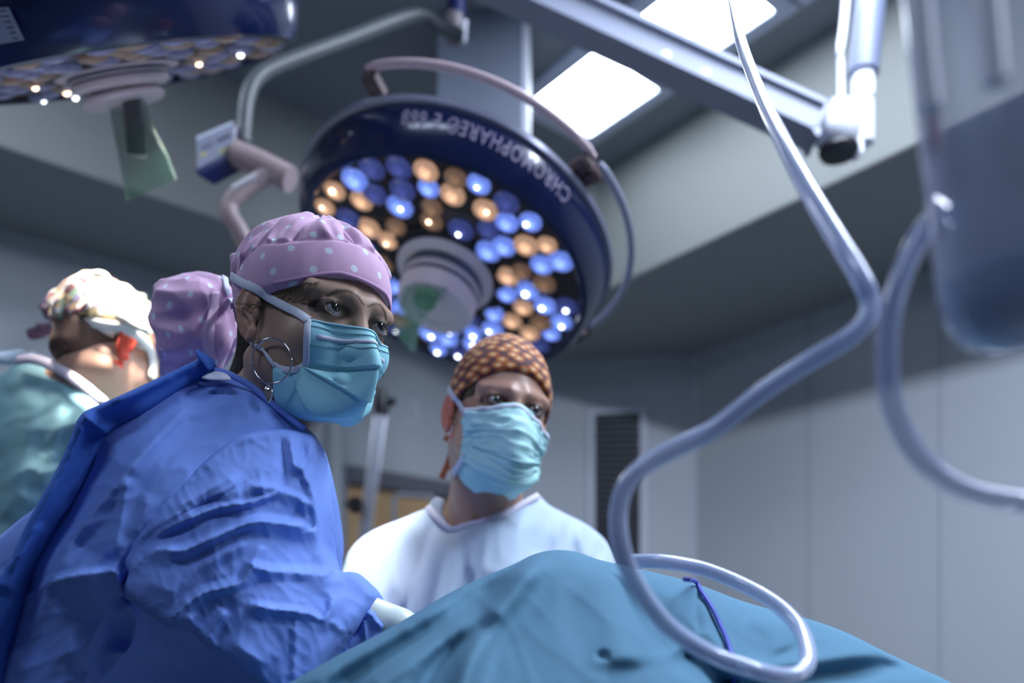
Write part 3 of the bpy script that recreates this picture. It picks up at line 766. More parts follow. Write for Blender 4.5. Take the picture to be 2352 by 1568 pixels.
def head_mesh(neck_end, h=.0019, neck_r=(.054, .060), fem=True, extra=(), zlo=-.22):
    ne = np.array(neck_end, float); lo = np.minimum((-.105, -.135, zlo), ne-.075); hi = np.maximum((.105, .125, .14), ne+.075); hi[2] = .14
    G = Grid(lo, hi, h)
    G.ell((0, .009, .031), (.073, .096, .083), pad=.06)
    G.ell((0, -.032, -.050), (.050, .050, .054) if fem else (.055, .054, .064), .03, pad=.05)
    G.ell((0, -.008, -.030), (.063, .068, .058), .03, pad=.05)
    for s in (-1, 1):
        G.cap((s*.054, .004, -.056), (s*.024, -.052 if fem else -.058, -.090 if fem else -.104), .014, .014, .03)
        G.ell((s*.040, -.058, -.031), (.021, .022, .018), .022)
        G.cap((s*.052, -.066, .020), (s*.014, -.086, .017), .008, .009, .016)
    G.ell((0, -.066, -.092) if fem else (0, -.075, -.108), (.017, .014, .014), .02)
    G.cap((0, .015, -.055), ne, neck_r[0], neck_r[1], .03, pad=.05)
    G.cap((0, -.085, .012), (0, -.100, -.034), .007, .0095, .012)
    G.ell((0, -.101, -.040), (.010, .010, .009), .010)
    for s in (-1, 1): G.ell((s*.011, -.093, -.043), (.007, .009, .006), .006)
    G.ell((0, -.092, -.074), (.022, .010, .007), .010); G.ell((0, -.090, -.085), (.018, .010, .006), .008)
    for s in (-1, 1):
        G.ell((s*.034, -.101, .001), (.022, .0155, .013), .012, 's')
        G.ell((s*.032, -.0745, 0), (.0150, .0138, .0135), .004)
        G.ell((s*.0325, -.0885, -.0002), (.0142, .0090, .0056), .0012, 's')
        # ear: flange, bowl, rim, tragus, lobe
        ch = ear_chain(s)
        G.add(lambda X, Y, Z, s=s: ell((X-s*(.0812))*1.0+(-s)*.30*(Y-.011), Y, Z, (0, .0125, -.0075), (.0042, .0140, .0290)), .004, (s*.085, .015, -.008), .05)
        G.ell((s*.0880, .0075, -.0095), (.0085, .0082, .0125), .003, 's')
        for i in range(len(ch)-1): G.cap(ch[i], ch[i+1], .0030, .0030, .0025)
        G.cap((s*.082, .010, .014), (s*.0855, .0135, -.006), .0026, .003, .003); G.cap((s*.0855, .0135, -.006), (s*.0805, .003, -.020), .003, .0026, .003)
        G.ell((s*.078, -.001, -.010), (.0035, .0035, .006), .003)
        G.ell((s*.0795, .001, -.031), (.0042, .0072, .0085), .004)
    for (a, b, ra, rb, k) in extra: G.cap(a, b, ra, rb, k)
    V, Q = G.mesh(); return relax(V, Q, 2, .35), Q
def add_tint(o, cols):
    at = o.data.color_attributes.new('tint', 'FLOAT_COLOR', 'POINT'); c = np.ones((len(cols), 4), np.float32); c[:, :3] = cols; at.data.foreach_set('color', c.ravel())
def pl_dist(V, pts):
    pts = np.array(pts, float); best = np.full(len(V), 1e9); par = np.zeros(len(V))
    for i in range(len(pts)-1):
        a, d = pts[i], pts[i+1]-pts[i]; t = np.clip((V-a)@d/(d@d+1e-12), 0, 1); D = np.linalg.norm(V-a-t[:, None]*d, axis=1); m = D < best; best[m] = D[m]; par[m] = (i+t[m])/(len(pts)-1)
    return best, par
def make_eye(parent, ps, s, gaze, m, r=.0121):
    bm = bmesh.new(); bmesh.ops.create_uvsphere(bm, u_segments=40, v_segments=28, radius=r); me = bpy.data.meshes.new('eye')
    for v in bm.verts:
        # pole along -y, slight cornea bulge
        c = Vector((v.co.x, -v.co.z, v.co.y)); q = math.hypot(c.x, c.z)
        if c.y < 0 and q < .0062: c.y -= .0011*(1-(q/.0062)**2)
        v.co = c
    for f in bm.faces: f.smooth = True
    bmesh.ops.recalc_face_normals(bm, faces=bm.faces); bm.to_mesh(me); bm.free(); me.materials.append(m)
    o = bpy.data.objects.new('eye', me); C.objects.link(o)
    loc = ps.w((s*.032, -.0745, 0)); g = np.array(gaze, float); g /= np.linalg.norm(g); gw = ps.R@g
    q = Vector(gw).to_track_quat('-Y', 'Z'); o.matrix_basis = Matrix.Translation(Vector(loc))@q.to_matrix().to_4x4(); under(parent, o); return o
def eye_mat(name, iris):
    m = bpy.data.materials.new(name); m.use_nodes = True; n = m.node_tree.nodes; L = m.node_tree.links; p = n['Principled BSDF']
    tc = n.new('ShaderNodeTexCoord'); sp = n.new('ShaderNodeSeparateXYZ'); L.new(tc.outputs['Object'], sp.inputs[0])
    cb = n.new('ShaderNodeCombineXYZ'); L.new(sp.outputs['X'], cb.inputs['X']); L.new(sp.outputs['Z'], cb.inputs['Z']); ln = n.new('ShaderNodeVectorMath'); ln.operation = 'LENGTH'; L.new(cb.outputs[0], ln.inputs[0])
    mr = n.new('ShaderNodeMapRange'); mr.inputs['From Max'].default_value = .01; L.new(ln.outputs['Value'], mr.inputs['Value'])
    cr = n.new('ShaderNodeValToRGB'); e = cr.color_ramp.elements; e[0].position = 0; e[0].color = (.002, .002, .003, 1); e[1].position = .25; e[1].color = (.002, .002, .003, 1)
    for pos, c in ((.29, iris), (.56, [k*.7 for k in iris]), (.61, (.01, .01, .012)), (.67, (.24, .24, .27)), (1, (.26, .24, .26))):
        k = cr.color_ramp.elements.new(pos); k.color = (*c, 1)
    L.new(mr.outputs['Result'], cr.inputs['Fac']); L.new(cr.outputs['Color'], p.inputs['Base Color']); p.inputs['Roughness'].default_value = .06; p.inputs['Coat Weight'].default_value = 1
    return m
def ribbon(name, pts, nrm, width, thick, m, parent=None, n=6, wfn=None):
    """flat strap lying on a surface, rounded rectangular section"""
    pts = catmull(pts, n); nn = catmull(nrm, n); V = []; Fc = []; K_ = len(pts)
    for i in range(K_):
        T = pts[min(i+1, K_-1)]-pts[max(i-1, 0)]; T /= np.linalg.norm(T)+1e-12; N = nn[i]-T*(nn[i]@T); N /= np.linalg.norm(N)+1e-12; S = np.cross(T, N)
        wd = width*(wfn(i/(K_-1)) if wfn else 1)/2
        for (a, b) in ((-1, .3), (-.85, 1), (.85, 1), (1, .3), (1, -.6), (-1, -.6)): V.append(pts[i]+S*wd*a+N*thick*b)
    for i in range(K_-1):
        for k in range(6): Fc.append((i*6+k, i*6+(k+1) % 6, (i+1)*6+(k+1) % 6, (i+1)*6+k))
    Fc += [tuple(range(6)), tuple((K_-1)*6+k for k in range(6))[::-1]]
    o = mesh_obj(name, V, Fc, m); bm = bmesh.new(); bm.from_mesh(o.data); bmesh.ops.recalc_face_normals(bm, faces=bm.faces); bm.to_mesh(o.data); bm.free()
    if parent: under(parent, o)
    return o
def strap(name, px, bvhs, width, m, parent, off=.002, thick=.0008, defY=None, n=6, wfn=None):
    pts, nn = [], []
    for q in px:
        if len(q) == 3: pts.append(P(*q)); nn.append(nn[-1] if nn else np.array([0, -1, .2])); continue
        p, k = hit(bvhs, q[0], q[1], off)
        if p is None: print('MISS', name, q[:2]); continue
        pts.append(p); nn.append(k)
    nn2 = [sum(nn[max(0, i-1):i+2])/len(nn[max(0, i-1):i+2]) for i in range(len(nn))]
    return ribbon(name, pts, nn2, width, thick, m, parent, n, wfn)

def dots_mat(name, base, dot, spacing, rad, rough=.8, soft=.0006, mode='dots', cols=None, bump=(900, .25)):
    """printed cotton: staggered dots laid out in the cloth's own uv (metres)"""
    m = bpy.data.materials.new(name); m.use_nodes = True; n = m.node_tree.nodes; L = m.node_tree.links; p = n['Principled BSDF']; p.inputs['Roughness'].default_value = rough; p.inputs['Sheen Weight'].default_value = .1
    uv = n.new('ShaderNodeUVMap'); uv.uv_map = 'cloth'
    vo = n.new('ShaderNodeTexVoronoi'); vo.voronoi_dimensions = '2D'; vo.inputs['Scale'].default_value = 1/spacing; vo.inputs['Randomness'].default_value = .35 if mode == 'dots' else .55
    mp = n.new('ShaderNodeMapping'); mp.inputs['Rotation'].default_value = (0, 0, .6); mp.inputs['Scale'].default_value = (1, 1, 1) if mode == 'dots' else (1, 1.5, 1)
    L.new(uv.outputs[0], mp.inputs[0]); L.new(mp.outputs[0], vo.inputs['Vector'])
    cr = n.new('ShaderNodeValToRGB'); r = rad/spacing; e = cr.color_ramp.elements
    if mode == 'dots':
        e[0].position = r-.02; e[0].color = (*dot, 1); e[1].position = r+.02; e[1].color = (*base, 1)
    else:
        e[0].position = 0; e[0].color = (*cols[0], 1); e[1].position = 1; e[1].color = (*cols[-1], 1)
        for k, c in enumerate(cols[1:]): q = e.new([.16, .26, .42, .52, .7][k]); q.color = (*c, 1)
    L.new(vo.outputs['Distance'], cr.inputs['Fac'])
    if mode == 'multi':
        vo.inputs['Randomness'].default_value = 1
        hs = n.new('ShaderNodeMix'); hs.data_type = 'RGBA'; hs.inputs[0].default_value = .75; cr2 = n.new('ShaderNodeValToRGB'); cr2.color_ramp.interpolation = 'CONSTANT'
        for k, c in enumerate([(.85, .8, .7), (.35, .05, .06), (.15, .35, .2), (.16, .13, .35), (.05, .04, .05), (.6, .4, .1)]):
            if k < 2: q = cr2.color_ramp.elements[k]; q.position = k*.3; q.color = (*c, 1)
            else: q = cr2.color_ramp.elements.new(.3+.12*(k-1)); q.color = (*c, 1)
        sp = n.new('ShaderNodeSeparateColor'); L.new(vo.outputs['Color'], sp.inputs[0]); L.new(sp.outputs[0], cr2.inputs['Fac']); L.new(cr.outputs['Color'], hs.inputs[6]); L.new(cr2.outputs['Color'], hs.inputs[7]); L.new(hs.outputs[2], p.inputs['Base Color'])
    else: L.new(cr.outputs['Color'], p.inputs['Base Color'])
    nt = n.new('ShaderNodeTexNoise'); nt.inputs['Scale'].default_value = bump[0]; tc = n.new('ShaderNodeTexCoord'); L.new(tc.outputs['Object'], nt.inputs['Vector']); b = n.new('ShaderNodeBump'); b.inputs['Strength'].default_value = bump[1]; b.inputs['Distance'].default_value = .0006; L.new(nt.outputs['Fac'], b.inputs['Height']); L.new(b.outputs['Normal'], p.inputs['Normal'])
    return m
def cloth_uv(o, Vl, cen=(0, .01, .03), bun=None):
    """cylindrical-spherical uv in metres about a centre, per vertex"""
    d = Vl-np.array(cen); az = np.arctan2(d[:, 0], -d[:, 1]); el = np.arctan2(d[:, 2], np.hypot(d[:, 0], d[:, 1])); R = np.linalg.norm(d, axis=1); U = np.stack([az*R*np.cos(el*.75), el*R], 1)
    if bun:
        bc = np.mean([b[0] for b in bun], 0); br = max(max(b[1]) for b in bun)*1.25; d = Vl-bc; q = np.linalg.norm(d, axis=1); m_ = q < br; U2 = np.stack([np.arctan2(-d[:, 0], -d[:, 1])*q, d[:, 2]], 1); U[m_] = U2[m_]+.5
    me = o.data; ul = me.uv_layers.new(name='cloth'); li = np.empty(len(me.loops), np.int32); me.loops.foreach_get('vertex_index', li); ul.data.foreach_set('uv', U[li].astype(np.float32).ravel())
def smooth01(x): x = np.clip(x, 0, 1); return x*x*(3-2*x)

# ---- nurse in the foreground
skin_f = mat('skin_light', (.39, .26, .19), .5, attr='tint', vary=.05, vscale=60, bump=(700, .25, 'noise'), sss=.0, spec=.4)
skin_m = mat('skin_tan', (.46, .27, .20), .38, attr='tint', vary=.05, vscale=60, bump=(500, .2, 'noise'), spec=.6)
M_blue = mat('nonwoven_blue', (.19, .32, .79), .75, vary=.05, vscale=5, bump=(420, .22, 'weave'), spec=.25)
M_blued = mat('nonwoven_blue_inside_shade', (.055, .15, .55), .7, vary=.06, vscale=5, bump=(420, .2, 'weave'), spec=.25)  # deeper inner-side blue, with shade of the turned-away flap in the colour
M_bluebind = mat('blue_binding', (.16, .27, .78), .8)
M_maskc = mat('mask_aqua', (.33, .68, .78), .75, vary=.05, vscale=30, bump=(1500, .2, 'noise'), spec=.2)
M_maskw = mat('mask_white_tape', (.62, .66, .78), .75, vary=.04, vscale=60, bump=(2500, .3, 'noise'), spec=.2)
M_stitch = mat('mask_stitch', (.08, .22, .28), .8)
M_silver = mat('silver', (.7, .7, .74), .12, 1.0)
M_hair_dk = mat('hair_dark_brown', (.028, .020, .016), .5, bump=(300, .5, 'noise'))
M_hair_bl = mat('hair_blond', (.20, .155, .095), .45)
M_glove = mat('latex_glove', (.62, .72, .68), .4)

ps = Pose((-.2337, 1.03, .4062), (.1258, .1031, .8189))
ne = ps.l(P(572, 1000, 1.085)); sm0 = ps.l(P(560, 820, 1.005))
sc1 = ps.l(P(655, 985, 1.03))
Vn, Qn = head_mesh(ne, .0018, (.052, .060), True, extra=[((-.058, .030, -.052), sc1, .010, .010, .014)], zlo=-.20)
Wn = ps.w(Vn); BVn = bvh_of(Wn, Qn)
nurse = root('person', 'person in blue gown and pink dotted cap with hoop earring, looking right', 'person', (-.35, 1.05, 0))
body = mesh_obj('body', Wn, Qn, skin_f)
cols = np.tile(np.array([.39, .26, .19]), (len(Vn), 1))
ax_ = np.abs(Vn[:, 0])[:, None]*[1, 0, 0]+Vn*[0, 1, 1]
def local_px(pxs, bv=None): return [ps.l(hit([bv or BVn], u, v)[0]) for u, v in pxs]
def tint_face(Vn, cols, ax_, brow, makeup_shade=.8, browc=(.03, .022, .018)):
    d, par = pl_dist(ax_, brow); wd = .0026*(1-.75*np.abs(par-.25)); k = smooth01(1-(d-wd*.2)/(wd*1.35))[:, None]*.88; cols = cols*(1-k)+np.array(browc)*k
    e = (ax_-np.array([.0325, -.088, .0005]))/np.array([.0150, .012, .0066]); r = np.linalg.norm(e[:, [0, 2]], axis=1); fr = (Vn[:, 1] < -.06)
    liner = smooth01((1.62-r)/.45)*fr*smooth01((r-.60)/.15); lid = smooth01((2.3-r)/1.5)*fr*smooth01((ax_[:, 2]+.004)/.004)*.45  # lid colour holds both the makeup and the crease shade
    k = (lid*makeup_shade)[:, None]; cols = cols*(1-k)+np.array([.055, .05, .055])*k
    k = (liner*makeup_shade)[:, None]; cols = cols*(1-k)+np.array([.008, .007, .009])*k
    ear = (ax_[:, 0] > .078)&(Vn[:, 2] > -.045)&(Vn[:, 2] < .03); k = ear[:, None]*.35; cols = cols*(1-k)+np.array([.42, .17, .11])*k
    return cols
brow = local_px([(752, 679), (775, 668), (800, 668), (822, 680), (836, 700)]); brow = [(abs(b[0]), b[1], b[2]) for b in brow]
add_tint(body, tint_face(Vn, cols, ax_, brow)); under(nurse, body)
em = eye_mat('eye_dark_brown', (.018, .014, .014))
gz = ps.R.T@np.array([.74, -.62, .16]); make_eye(nurse, ps, -1, gz, em); make_eye(nurse, ps, 1, gz, em)
# lashes
def lashes(ps, s, parent, m, L_=.006):
    mb = MB()
    for k in range(13):
        f_ = k/12; x = -.0135+.027*f_; zz = .0052*(1-(x/.0145)**2)*1.0
        p = np.array([s*.0325+x, -.0905+.35*abs(x+.003)*.4, zz]); d = np.array([x*.25+(.0015 if s*x > 0 else -.0015), -L_*.75, L_*.55])
        mb.tube([ps.w(p+np.array([0, .002, 0])), ps.w(p+d*.55+np.array([0, 0, -.0005])), ps.w(p+d)], [.00035, .00025, .0001], 5)
    under(parent, mb.build('eyelashes', m))
M_lash = mat('lash_black', (.004, .004, .005), .6)
for s in (-1, 1): lashes(ps, s, nurse, M_lash)
# hair under the cap, behind the ear and at the nape
G = Grid((-.10, -.09, -.175), (.10, .15, .10), .0025)
G.ell((0, .010, .029), (.0768, .1005, .087), pad=.08); G.cap((0, .055, -.03), (-.014, .088, -.118), .058, .048, .03)
G.add(lambda X, Y, Z: -(Y-.012-(.0*Z))+0*X+0*Z, .0, None, None, 'i')
Vh, Qh = G.mesh(); hN = vnormals(Vh, Qh); Vh = Vh+hN*np.array([.0012*math.sin(v[2]*60+math.atan2(v[0], v[1])*90)+.001*nz(v[0]*60, v[1]*60, v[2]*12) for v in Vh])[:, None]
under(nurse, mesh_obj('hair', ps.w(Vh), Qh, M_hair_dk)); BVh = bvh_of(ps.w(Vh), Qh)
mb = MB(); rnd = random.Random(5)
def wisp(pxs, r0=.00035, off=.0015, jit=2):
    pts = []
    for (u, v) in pxs:
        p, n_ = hit([BVn], u+rnd.uniform(-jit, jit), v+rnd.uniform(-jit, jit), off)
        if p is not None: pts.append(p)
    if len(pts) > 2: mb.tube(catmull(pts, 5), r0, 5)
for k in range(26): x0 = 640+k*3.2; wisp([(x0+14, 648+k*.05), (x0-2, 668+rnd.uniform(-3, 6)), (x0-22, 686+rnd.uniform(-4, 8))], .0004)
for k in range(18): wisp([(620+k*3, 664), (608+k*2.4, 684), (604+k*2, 706)], .0004)
for k in range(5): wisp([(548, 697+k*1.5), (580, 702+k), (612, 703-k*.5)], .0003, .006, 1)
for k in range(24): x0 = 520+k*1.6; wisp([(x0+16, 690), (x0+4, 740), (x0-10+k*.3, 800), (x0-16, 840)], .00035, .004)
under(nurse, mb.build('stray_hair', M_hair_bl))

# cap
def cap_part(ps, parent, edge_px, bvh, off, bun, m, bandh, gather, name='surgical_cap', h=.0021, dome=None, back_z=-.045, px_seam=None, seed=1, m_band=None, ztop=.0, cx=.0, floor_pts=None):
    if floor_pts is None:
        loc = np.array([ps.l(hit([bvh], u, v)[0]) for u, v in edge_px if hit([bvh], u, v)[0] is not None])
        o_ = np.argsort(loc[:, 1]); ly, lz = loc[o_, 1], loc[o_, 2]; print('EDGE', np.round(loc, 3).tolist())
    else:
        loc = np.array(floor_pts); ly, lz = loc[:, 0], loc[:, 1]
    pf_ = np.polyfit(ly, lz, 2)
    def zc(y):
        b = np.polyval(pf_, np.clip(y, ly[0], ly[-1])); return np.maximum(b-np.maximum(y-ly[-1], 0)*.6, back_z)
    lo = np.array([-.11, -.115, back_z-.03]); hi = np.array([.11, .13, .155])
    for (c, r) in bun: lo = np.minimum(lo, np.array(c)-max(r)-.01); hi = np.maximum(hi, np.array(c)+max(r)+.01)
    G = Grid(lo, hi, h); G.ell((0, .009, .031), (.073+off, .096+off, .083+off), pad=.09)
    G.add(lambda X, Y, Z: -(Z-zc(Y))*.8+0*X, .004, None, None, 'i')
    (G.ell((0, .020, .046+ztop), (.074+off, .086+off, .066+off), .02, pad=.09), G.ell((0, .052, .050), (.068, .056, .052), .03, pad=.09)) if gather else None
    if dome: G.ell(dome[0], dome[1], .02, pad=.09)
    for (c, r) in bun: G.ell(c, r, .03, pad=.06)
    G.add(lambda X, Y, Z: ell(X, Y, Z, (0, .009, .027), (.0735, .0965, .0835)), 0, None, None, 's')
    V, Q = G.mesh(); V = relax(V, Q, 3, .5); N = vnormals(V, Q)
    hb = zc(V[:, 1])+bandh; above = smooth01((V[:, 2]-hb)/.006)*(V[:, 1] < .075)+(V[:, 1] >= .075)
    disp = np.zeros(len(V))
    for i, v in enumerate(V):
        az = math.atan2(v[0], -(v[1]-.01)); e = v[2]-hb[i]
        if gather:
            q = nz(az*2.3+seed, e*14, 2.0)*1.2; s_ = math.sin((az*9+q*3.2)+e*18); s2 = math.sin(az*22+4*nz(az*3, e*20, 7)+e*30)
            near = math.exp(-max(e, 0)/.022); g = .0032*s_*(.55+.45*near)+.0042*s2*near+.005*nz(az*4, e*28, seed)-.0025*abs(nz(v[0]*30, v[1]*30, v[2]*30+seed))*2
            disp[i] = above[i]*g-(0 if abs(e) > .0035 or v[1] > .06 else .0022*(1-abs(e)/.0035))+(1-above[i])*.0008*nz(az*6, e*25, 5)
        else:
            disp[i] = .0022*nz(v[0]*22, v[1]*22, v[2]*22+seed)+.0012*math.sin(az*14+v[2]*50)*max(0, min(1, (v[1]+.02)/.06))
        if gather and v[1] > .085:      # bun folds
            disp[i] += .007*nz(v[0]*22, v[1]*22, v[2]*14+4)+.0085*(1-2.4*abs(nz(v[0]*18+3, v[1]*12, v[2]*15)))+.003*(1-2*abs(nz(v[0]*40+3, v[1]*24, v[2]*34)))
    V = V+N*disp[:, None]; W = ps.w(V); o = mesh_obj(name, W, Q, m); cloth_uv(o, V, bun=bun); under(parent, o); return o, bvh_of(W, Q), V, Q, zc
M_capn = dots_mat('pink_dotted_cotton', (.60, .38, .56), (.66, .72, .84), .029, .0040)
M_pinkpipe = mat('pink_piping', (.52, .30, .50), .8, bump=(900, .3, 'noise'))
edge_n = [(603, 663), (640, 656), (690, 651), (740, 645), (778, 642), (831, 649), (866, 670), (880, 688)]
bl = lambda u, v, Y: ps.l(P(u, v, Y))
buns = [(bl(462, 712, 1.15), (.050, .050, .052)), (bl(440, 770, 1.16), (.046, .046, .060))]
capo, BVc, Vc, Qc, zc = cap_part(ps, nurse, edge_n, BVn, .0075, buns, M_capn, .047, True, back_z=-.015, dome=((0, .062, .066), (.060, .050, .050)))
# piping along the brim, seam above the band
def px_strip(name, px, w_, m, parent, bv, off=.0008, th=.0009): return strap(name, px, bv, w_, m, parent, off, th)
def brim(ps, zc, off, a0, a1, dz, width, m, parent, name='brim_piping', up=0, n=40):
    pts, nn = [], []; r = np.array([.073+off, .096+off, .083+off])
    for k in range(n+1):
        a = lerp(a0, a1, k/n); y = -.05
        for _ in range(12):
            zz = float(zc(np.array(y)))+dz; c = math.sqrt(max(0, 1-((zz-.031)/r[2])**2)); y = .009-r[1]*c*math.cos(a)
        x = r[0]*c*math.sin(a); pts.append(np.array([x, y, zz])); nv = np.array([x/r[0]**2, (y-.009)/r[1]**2, (zz-.031)/r[2]**2]); nn.append(nv/np.linalg.norm(nv))
    return ribbon(name, [ps.w(p) for p in pts], [ps.R@q for q in nn], width, .0011, m, parent, 1)
brim(ps, zc, .0078, -2.0, 2.0, .0018, .0042, M_pinkpipe, nurse)
# cap tie and mask ties
px_strip('cap_tie', [(500, 630), (492, 670), (486, 710), (480, 750), (478, 790), (485, 826)], .0140, mat('cap_tie_pink', (.72, .54, .70), .8), nurse, [BVc, BVh, BVn], .003, .0009)

# mask
def mask_grid(ps, rows, bvh, pleat=.0028, ns=17, nt=41, tt=(0, .34, .6, .8, 1)):
    """rows of three pixels on the face: centre line, mid cheek, side edge -> local control net, mirrored"""
    ctr = []
    for (c, m_, s_) in rows:
        o = ps.l(np.array([0, 0, CAMZ])); d = ps.R.T@np.array([(c[0]-CX)/F, 1, (HV-c[1])/F]); k = -o[0]/d[0]; pc = o+d*k
        pm = ps.l(hit([bvh], *m_, .013)[0]) if len(m_) == 2 else np.array(m_); pe = ps.l(hit([bvh], *s_, .003)[0]) if len(s_) == 2 else np.array(s_)
        ctr.append([pc, pm, pe])
    return np.array(ctr)
def mask_build(ps, ctr, parent, m, tt=(0, .34, .6, .8, 1), pleat=.0042, ns=33, nt=101, name='face_mask', wr=0, asym=0, far=0, head=None, clear=.003, seed=0):
    ctr = np.array(ctr); mir = ctr*np.array([-1, 1, 1])
    if far: mir = ctr*np.array([-far, 1, 1]); mir[3:, 1, 2] += .016; mir[3:, 2, 2] += .012; mir[2, 1, 2] += .006
    rows5 = np.stack([mir[:, 2], mir[:, 1], ctr[:, 0]*[0, 1, 1], ctr[:, 1], ctr[:, 2]], 1)
    dense = np.array([catmull(list(r), (ns-1)//4) for r in rows5]); V = []
    cols_ = [catmull(list(dense[:, j]), (nt-1)//4) for j in range(dense.shape[1])]; A = np.array(cols_).transpose(1, 0, 2)   # nt x ns
    if asym:
        xx = A[:, :, 0]; tv = np.linspace(0, 1, A.shape[0])[:, None]; A[:, :, 2] -= np.clip(xx/.055, 0, 1)*asym*np.clip(1-tv*1.6, 0, 1)
    def push():
        for i in range(A.shape[0]):
            for j in range(A.shape[1]):
                w_ = Vector(ps.w(A[i, j])); loc, nn, _, dist = head.find_nearest(w_)
                if loc is None: continue
                sd = (w_-loc).dot(nn)
                if sd < clear: A[i, j] = ps.l(np.array(loc+nn*clear))
    if head is not None:
        for _ in range(3):
            push(); A[1:-1, 1:-1] = A[1:-1, 1:-1]*.5+.125*(A[2:, 1:-1]+A[:-2, 1:-1]+A[1:-1, 2:]+A[1:-1, :-2])
        push()
    tpar = np.interp(np.linspace(0, 1, A.shape[0]), np.linspace(0, 1, 5), tt)
    du = np.gradient(A, axis=1); dv = np.gradient(A, axis=0); N = np.cross(du, dv); N /= np.linalg.norm(N, axis=2)[..., None]+1e-12
    if (N[:, ns//2, 1].mean() > 0): N = -N
    pb = [0, .34, .6, .8, 1.0001]
    for i in range(A.shape[0]):
        t_ = tpar[i]; k = max(j for j in range(4) if pb[j] <= t_+1e-9); f_ = (t_-pb[k])/(pb[k+1]-pb[k]); d = pleat*(f_**1.3 if k < 3 else f_*.4)+pleat*.15
        for j in range(A.shape[1]):
            e_ = 1-abs(j/(A.shape[1]-1)*2-1)**6
            A[i, j] += N[i, j]*(d*e_+wr*(nz(j*.45+seed, i*.16, 3)+.8*(1-2*abs(nz(j*.22+seed, i*.12, 8)))))
    W = ps.w(A); nt_, ns_ = A.shape[:2]; Vv = W.reshape(-1, 3).tolist(); inn = ps.w(A-N*.0012).reshape(-1, 3).tolist(); n0 = len(Vv); Fc = []
    for i in range(nt_-1):
        for j in range(ns_-1):
            q = (i*ns_+j, i*ns_+j+1, (i+1)*ns_+j+1, (i+1)*ns_+j); Fc.append(q); Fc.append(tuple(x+n0 for x in q[::-1]))
    bd = [(i, i+1) for i in range(ns_-1)]+[((i+1)*ns_-1, (i+2)*ns_-1) for i in range(nt_-1)]+[(nt_*ns_-1-i, nt_*ns_-2-i) for i in range(ns_-1)]+[((nt_-1-i)*ns_, (nt_-2-i)*ns_) for i in range(nt_-1)]
    for a, b in bd: Fc.append((b, a, a+n0, b+n0))
    o = mesh_obj(name, Vv+inn, Fc, m); bm = bmesh.new(); bm.from_mesh(o.data); bmesh.ops.recalc_face_normals(bm, faces=bm.faces); bm.to_mesh(o.data); bm.free(); under(parent, o)
    return o, W, ps.R@np.eye(3), (N@ps.R.T)
rows_n = [((850, 758), (775, 756), (708, 739)), ((869, 846), (795, 826), (704, 829)), ((840, 922), (765, 890), (697, 843)), ((808, 950), (718, 930), (670, 852)), ((772, 968), (662, 925), (631, 843))]
ctr_n = mask_grid(ps, rows_n, BVn)
mo, MW, _, MN = mask_build(ps, ctr_n, nurse, M_maskc, head=BVn, far=.82)
NT, NS = MW.shape[:2]; BVm = bvh_of(MW.reshape(-1, 3), [(i*NS+j, i*NS+j+1, (i+1)*NS+j+1, (i+1)*NS+j) for i in range(NT-1) for j in range(NS-1)])
def mrow(t, j0=0, j1=None, off=.0005):
    i = t*(NT-1); a = int(i); b = min(a+1, NT-1); f_ = i-a; return [lerp(MW[a, j], MW[b, j], f_)+MN[a, j]*off for j in range(j0, (j1 or NS))], [MN[a, j] for j in range(j0, (j1 or NS))]
pt, nn = mrow(.085, 2, NS-2, .0008); ribbon('nose_wire', pt, nn, .0042, .0008, M_maskw, mo, 1)
pt, nn = mrow(.004, 0, NS, .0003); ribbon('top_hem', pt, nn, .0022, .0007, mat('mask_hem', (.30, .58, .70), .7), mo, 1)
mb = MB()
for tr in (.045, .125):
    pt, nn = mrow(tr, 0, NS, .0008)
    for i in range(len(pt)-1):
        for k in range(3):
            c = lerp(pt[i], pt[i+1], (k+.5)/3); d = (pt[i+1]-pt[i]); d /= np.linalg.norm(d); u_ = np.cross(nn[i], d); mb.box(c, d*.00075, u_*.0004, nn[i]*.0003)
mb.build('stitching', M_stitch, None, False); o = C.objects[-1]; under(mo, o)
side = [(708, 736), (706, 765), (705, 800), (704, 829), (697, 842), (672, 851), (648, 847), (630, 838)]
strap('side_binding', side, [BVm, BVn], .0072, M_maskw, mo, .0016, .0010)
# ties of the mask
allb = [BVm, BVn, BVc, BVh]
strap('upper_tie', [(708, 738), (685, 722), (655, 704), (620, 684), (590, 667), (560, 650), (535, 635), (512, 614)], allb, .0095, M_maskw, nurse, .0028, .0009)
strap('upper_tie', [(511, 613), (514, 640), (520, 664), (528, 688), (533, 702)], allb, .0085, M_maskw, nurse, .0032, .0009)
strap('lower_tie', [(634, 842), (622, 825), (608, 806), (594, 797), (582, 789), (574, 775, 1.02)], allb, .0050, M_maskw, nurse, .0028, .0012, wfn=lambda t: .6+.4*abs(math.sin(t*9)))
# earring
yl = hit([BVn], 600, 783)[0][1]-.004
def ring_pts(cu, cv, rx, ry, rot, Y, n=49, tilt=.1):
    out = []
    for k in range(n):
        a_ = 2*math.pi*k/(n-1); x = rx*math.cos(a_); y = ry*math.sin(a_); u = cu+x*math.cos(rot)-y*math.sin(rot); v = cv+x*math.sin(rot)+y*math.cos(rot); out.append(P(u, v, Y-.012*math.cos(a_)))
    return out
ye = min(yl, 1.0)-.012
er = MB().tube(ring_pts(625, 829, 45, 52, -.05, ye), .0012, 10, False).build('hoop_earring', M_silver); under(nurse, er)
pd = MB().tube([P(603, 788, ye+.006), P(601, 780, ye+.002)], .0012, 8).build('ear_wire', M_silver); under(er, pd)
pe = MB().tube(catmull([P(614, 880, ye), P(612, 890, ye), P(618, 897, ye), P(622, 890, ye), P(616, 881, ye)], 5), .0008, 6).build('link', M_silver); under(er, pe)
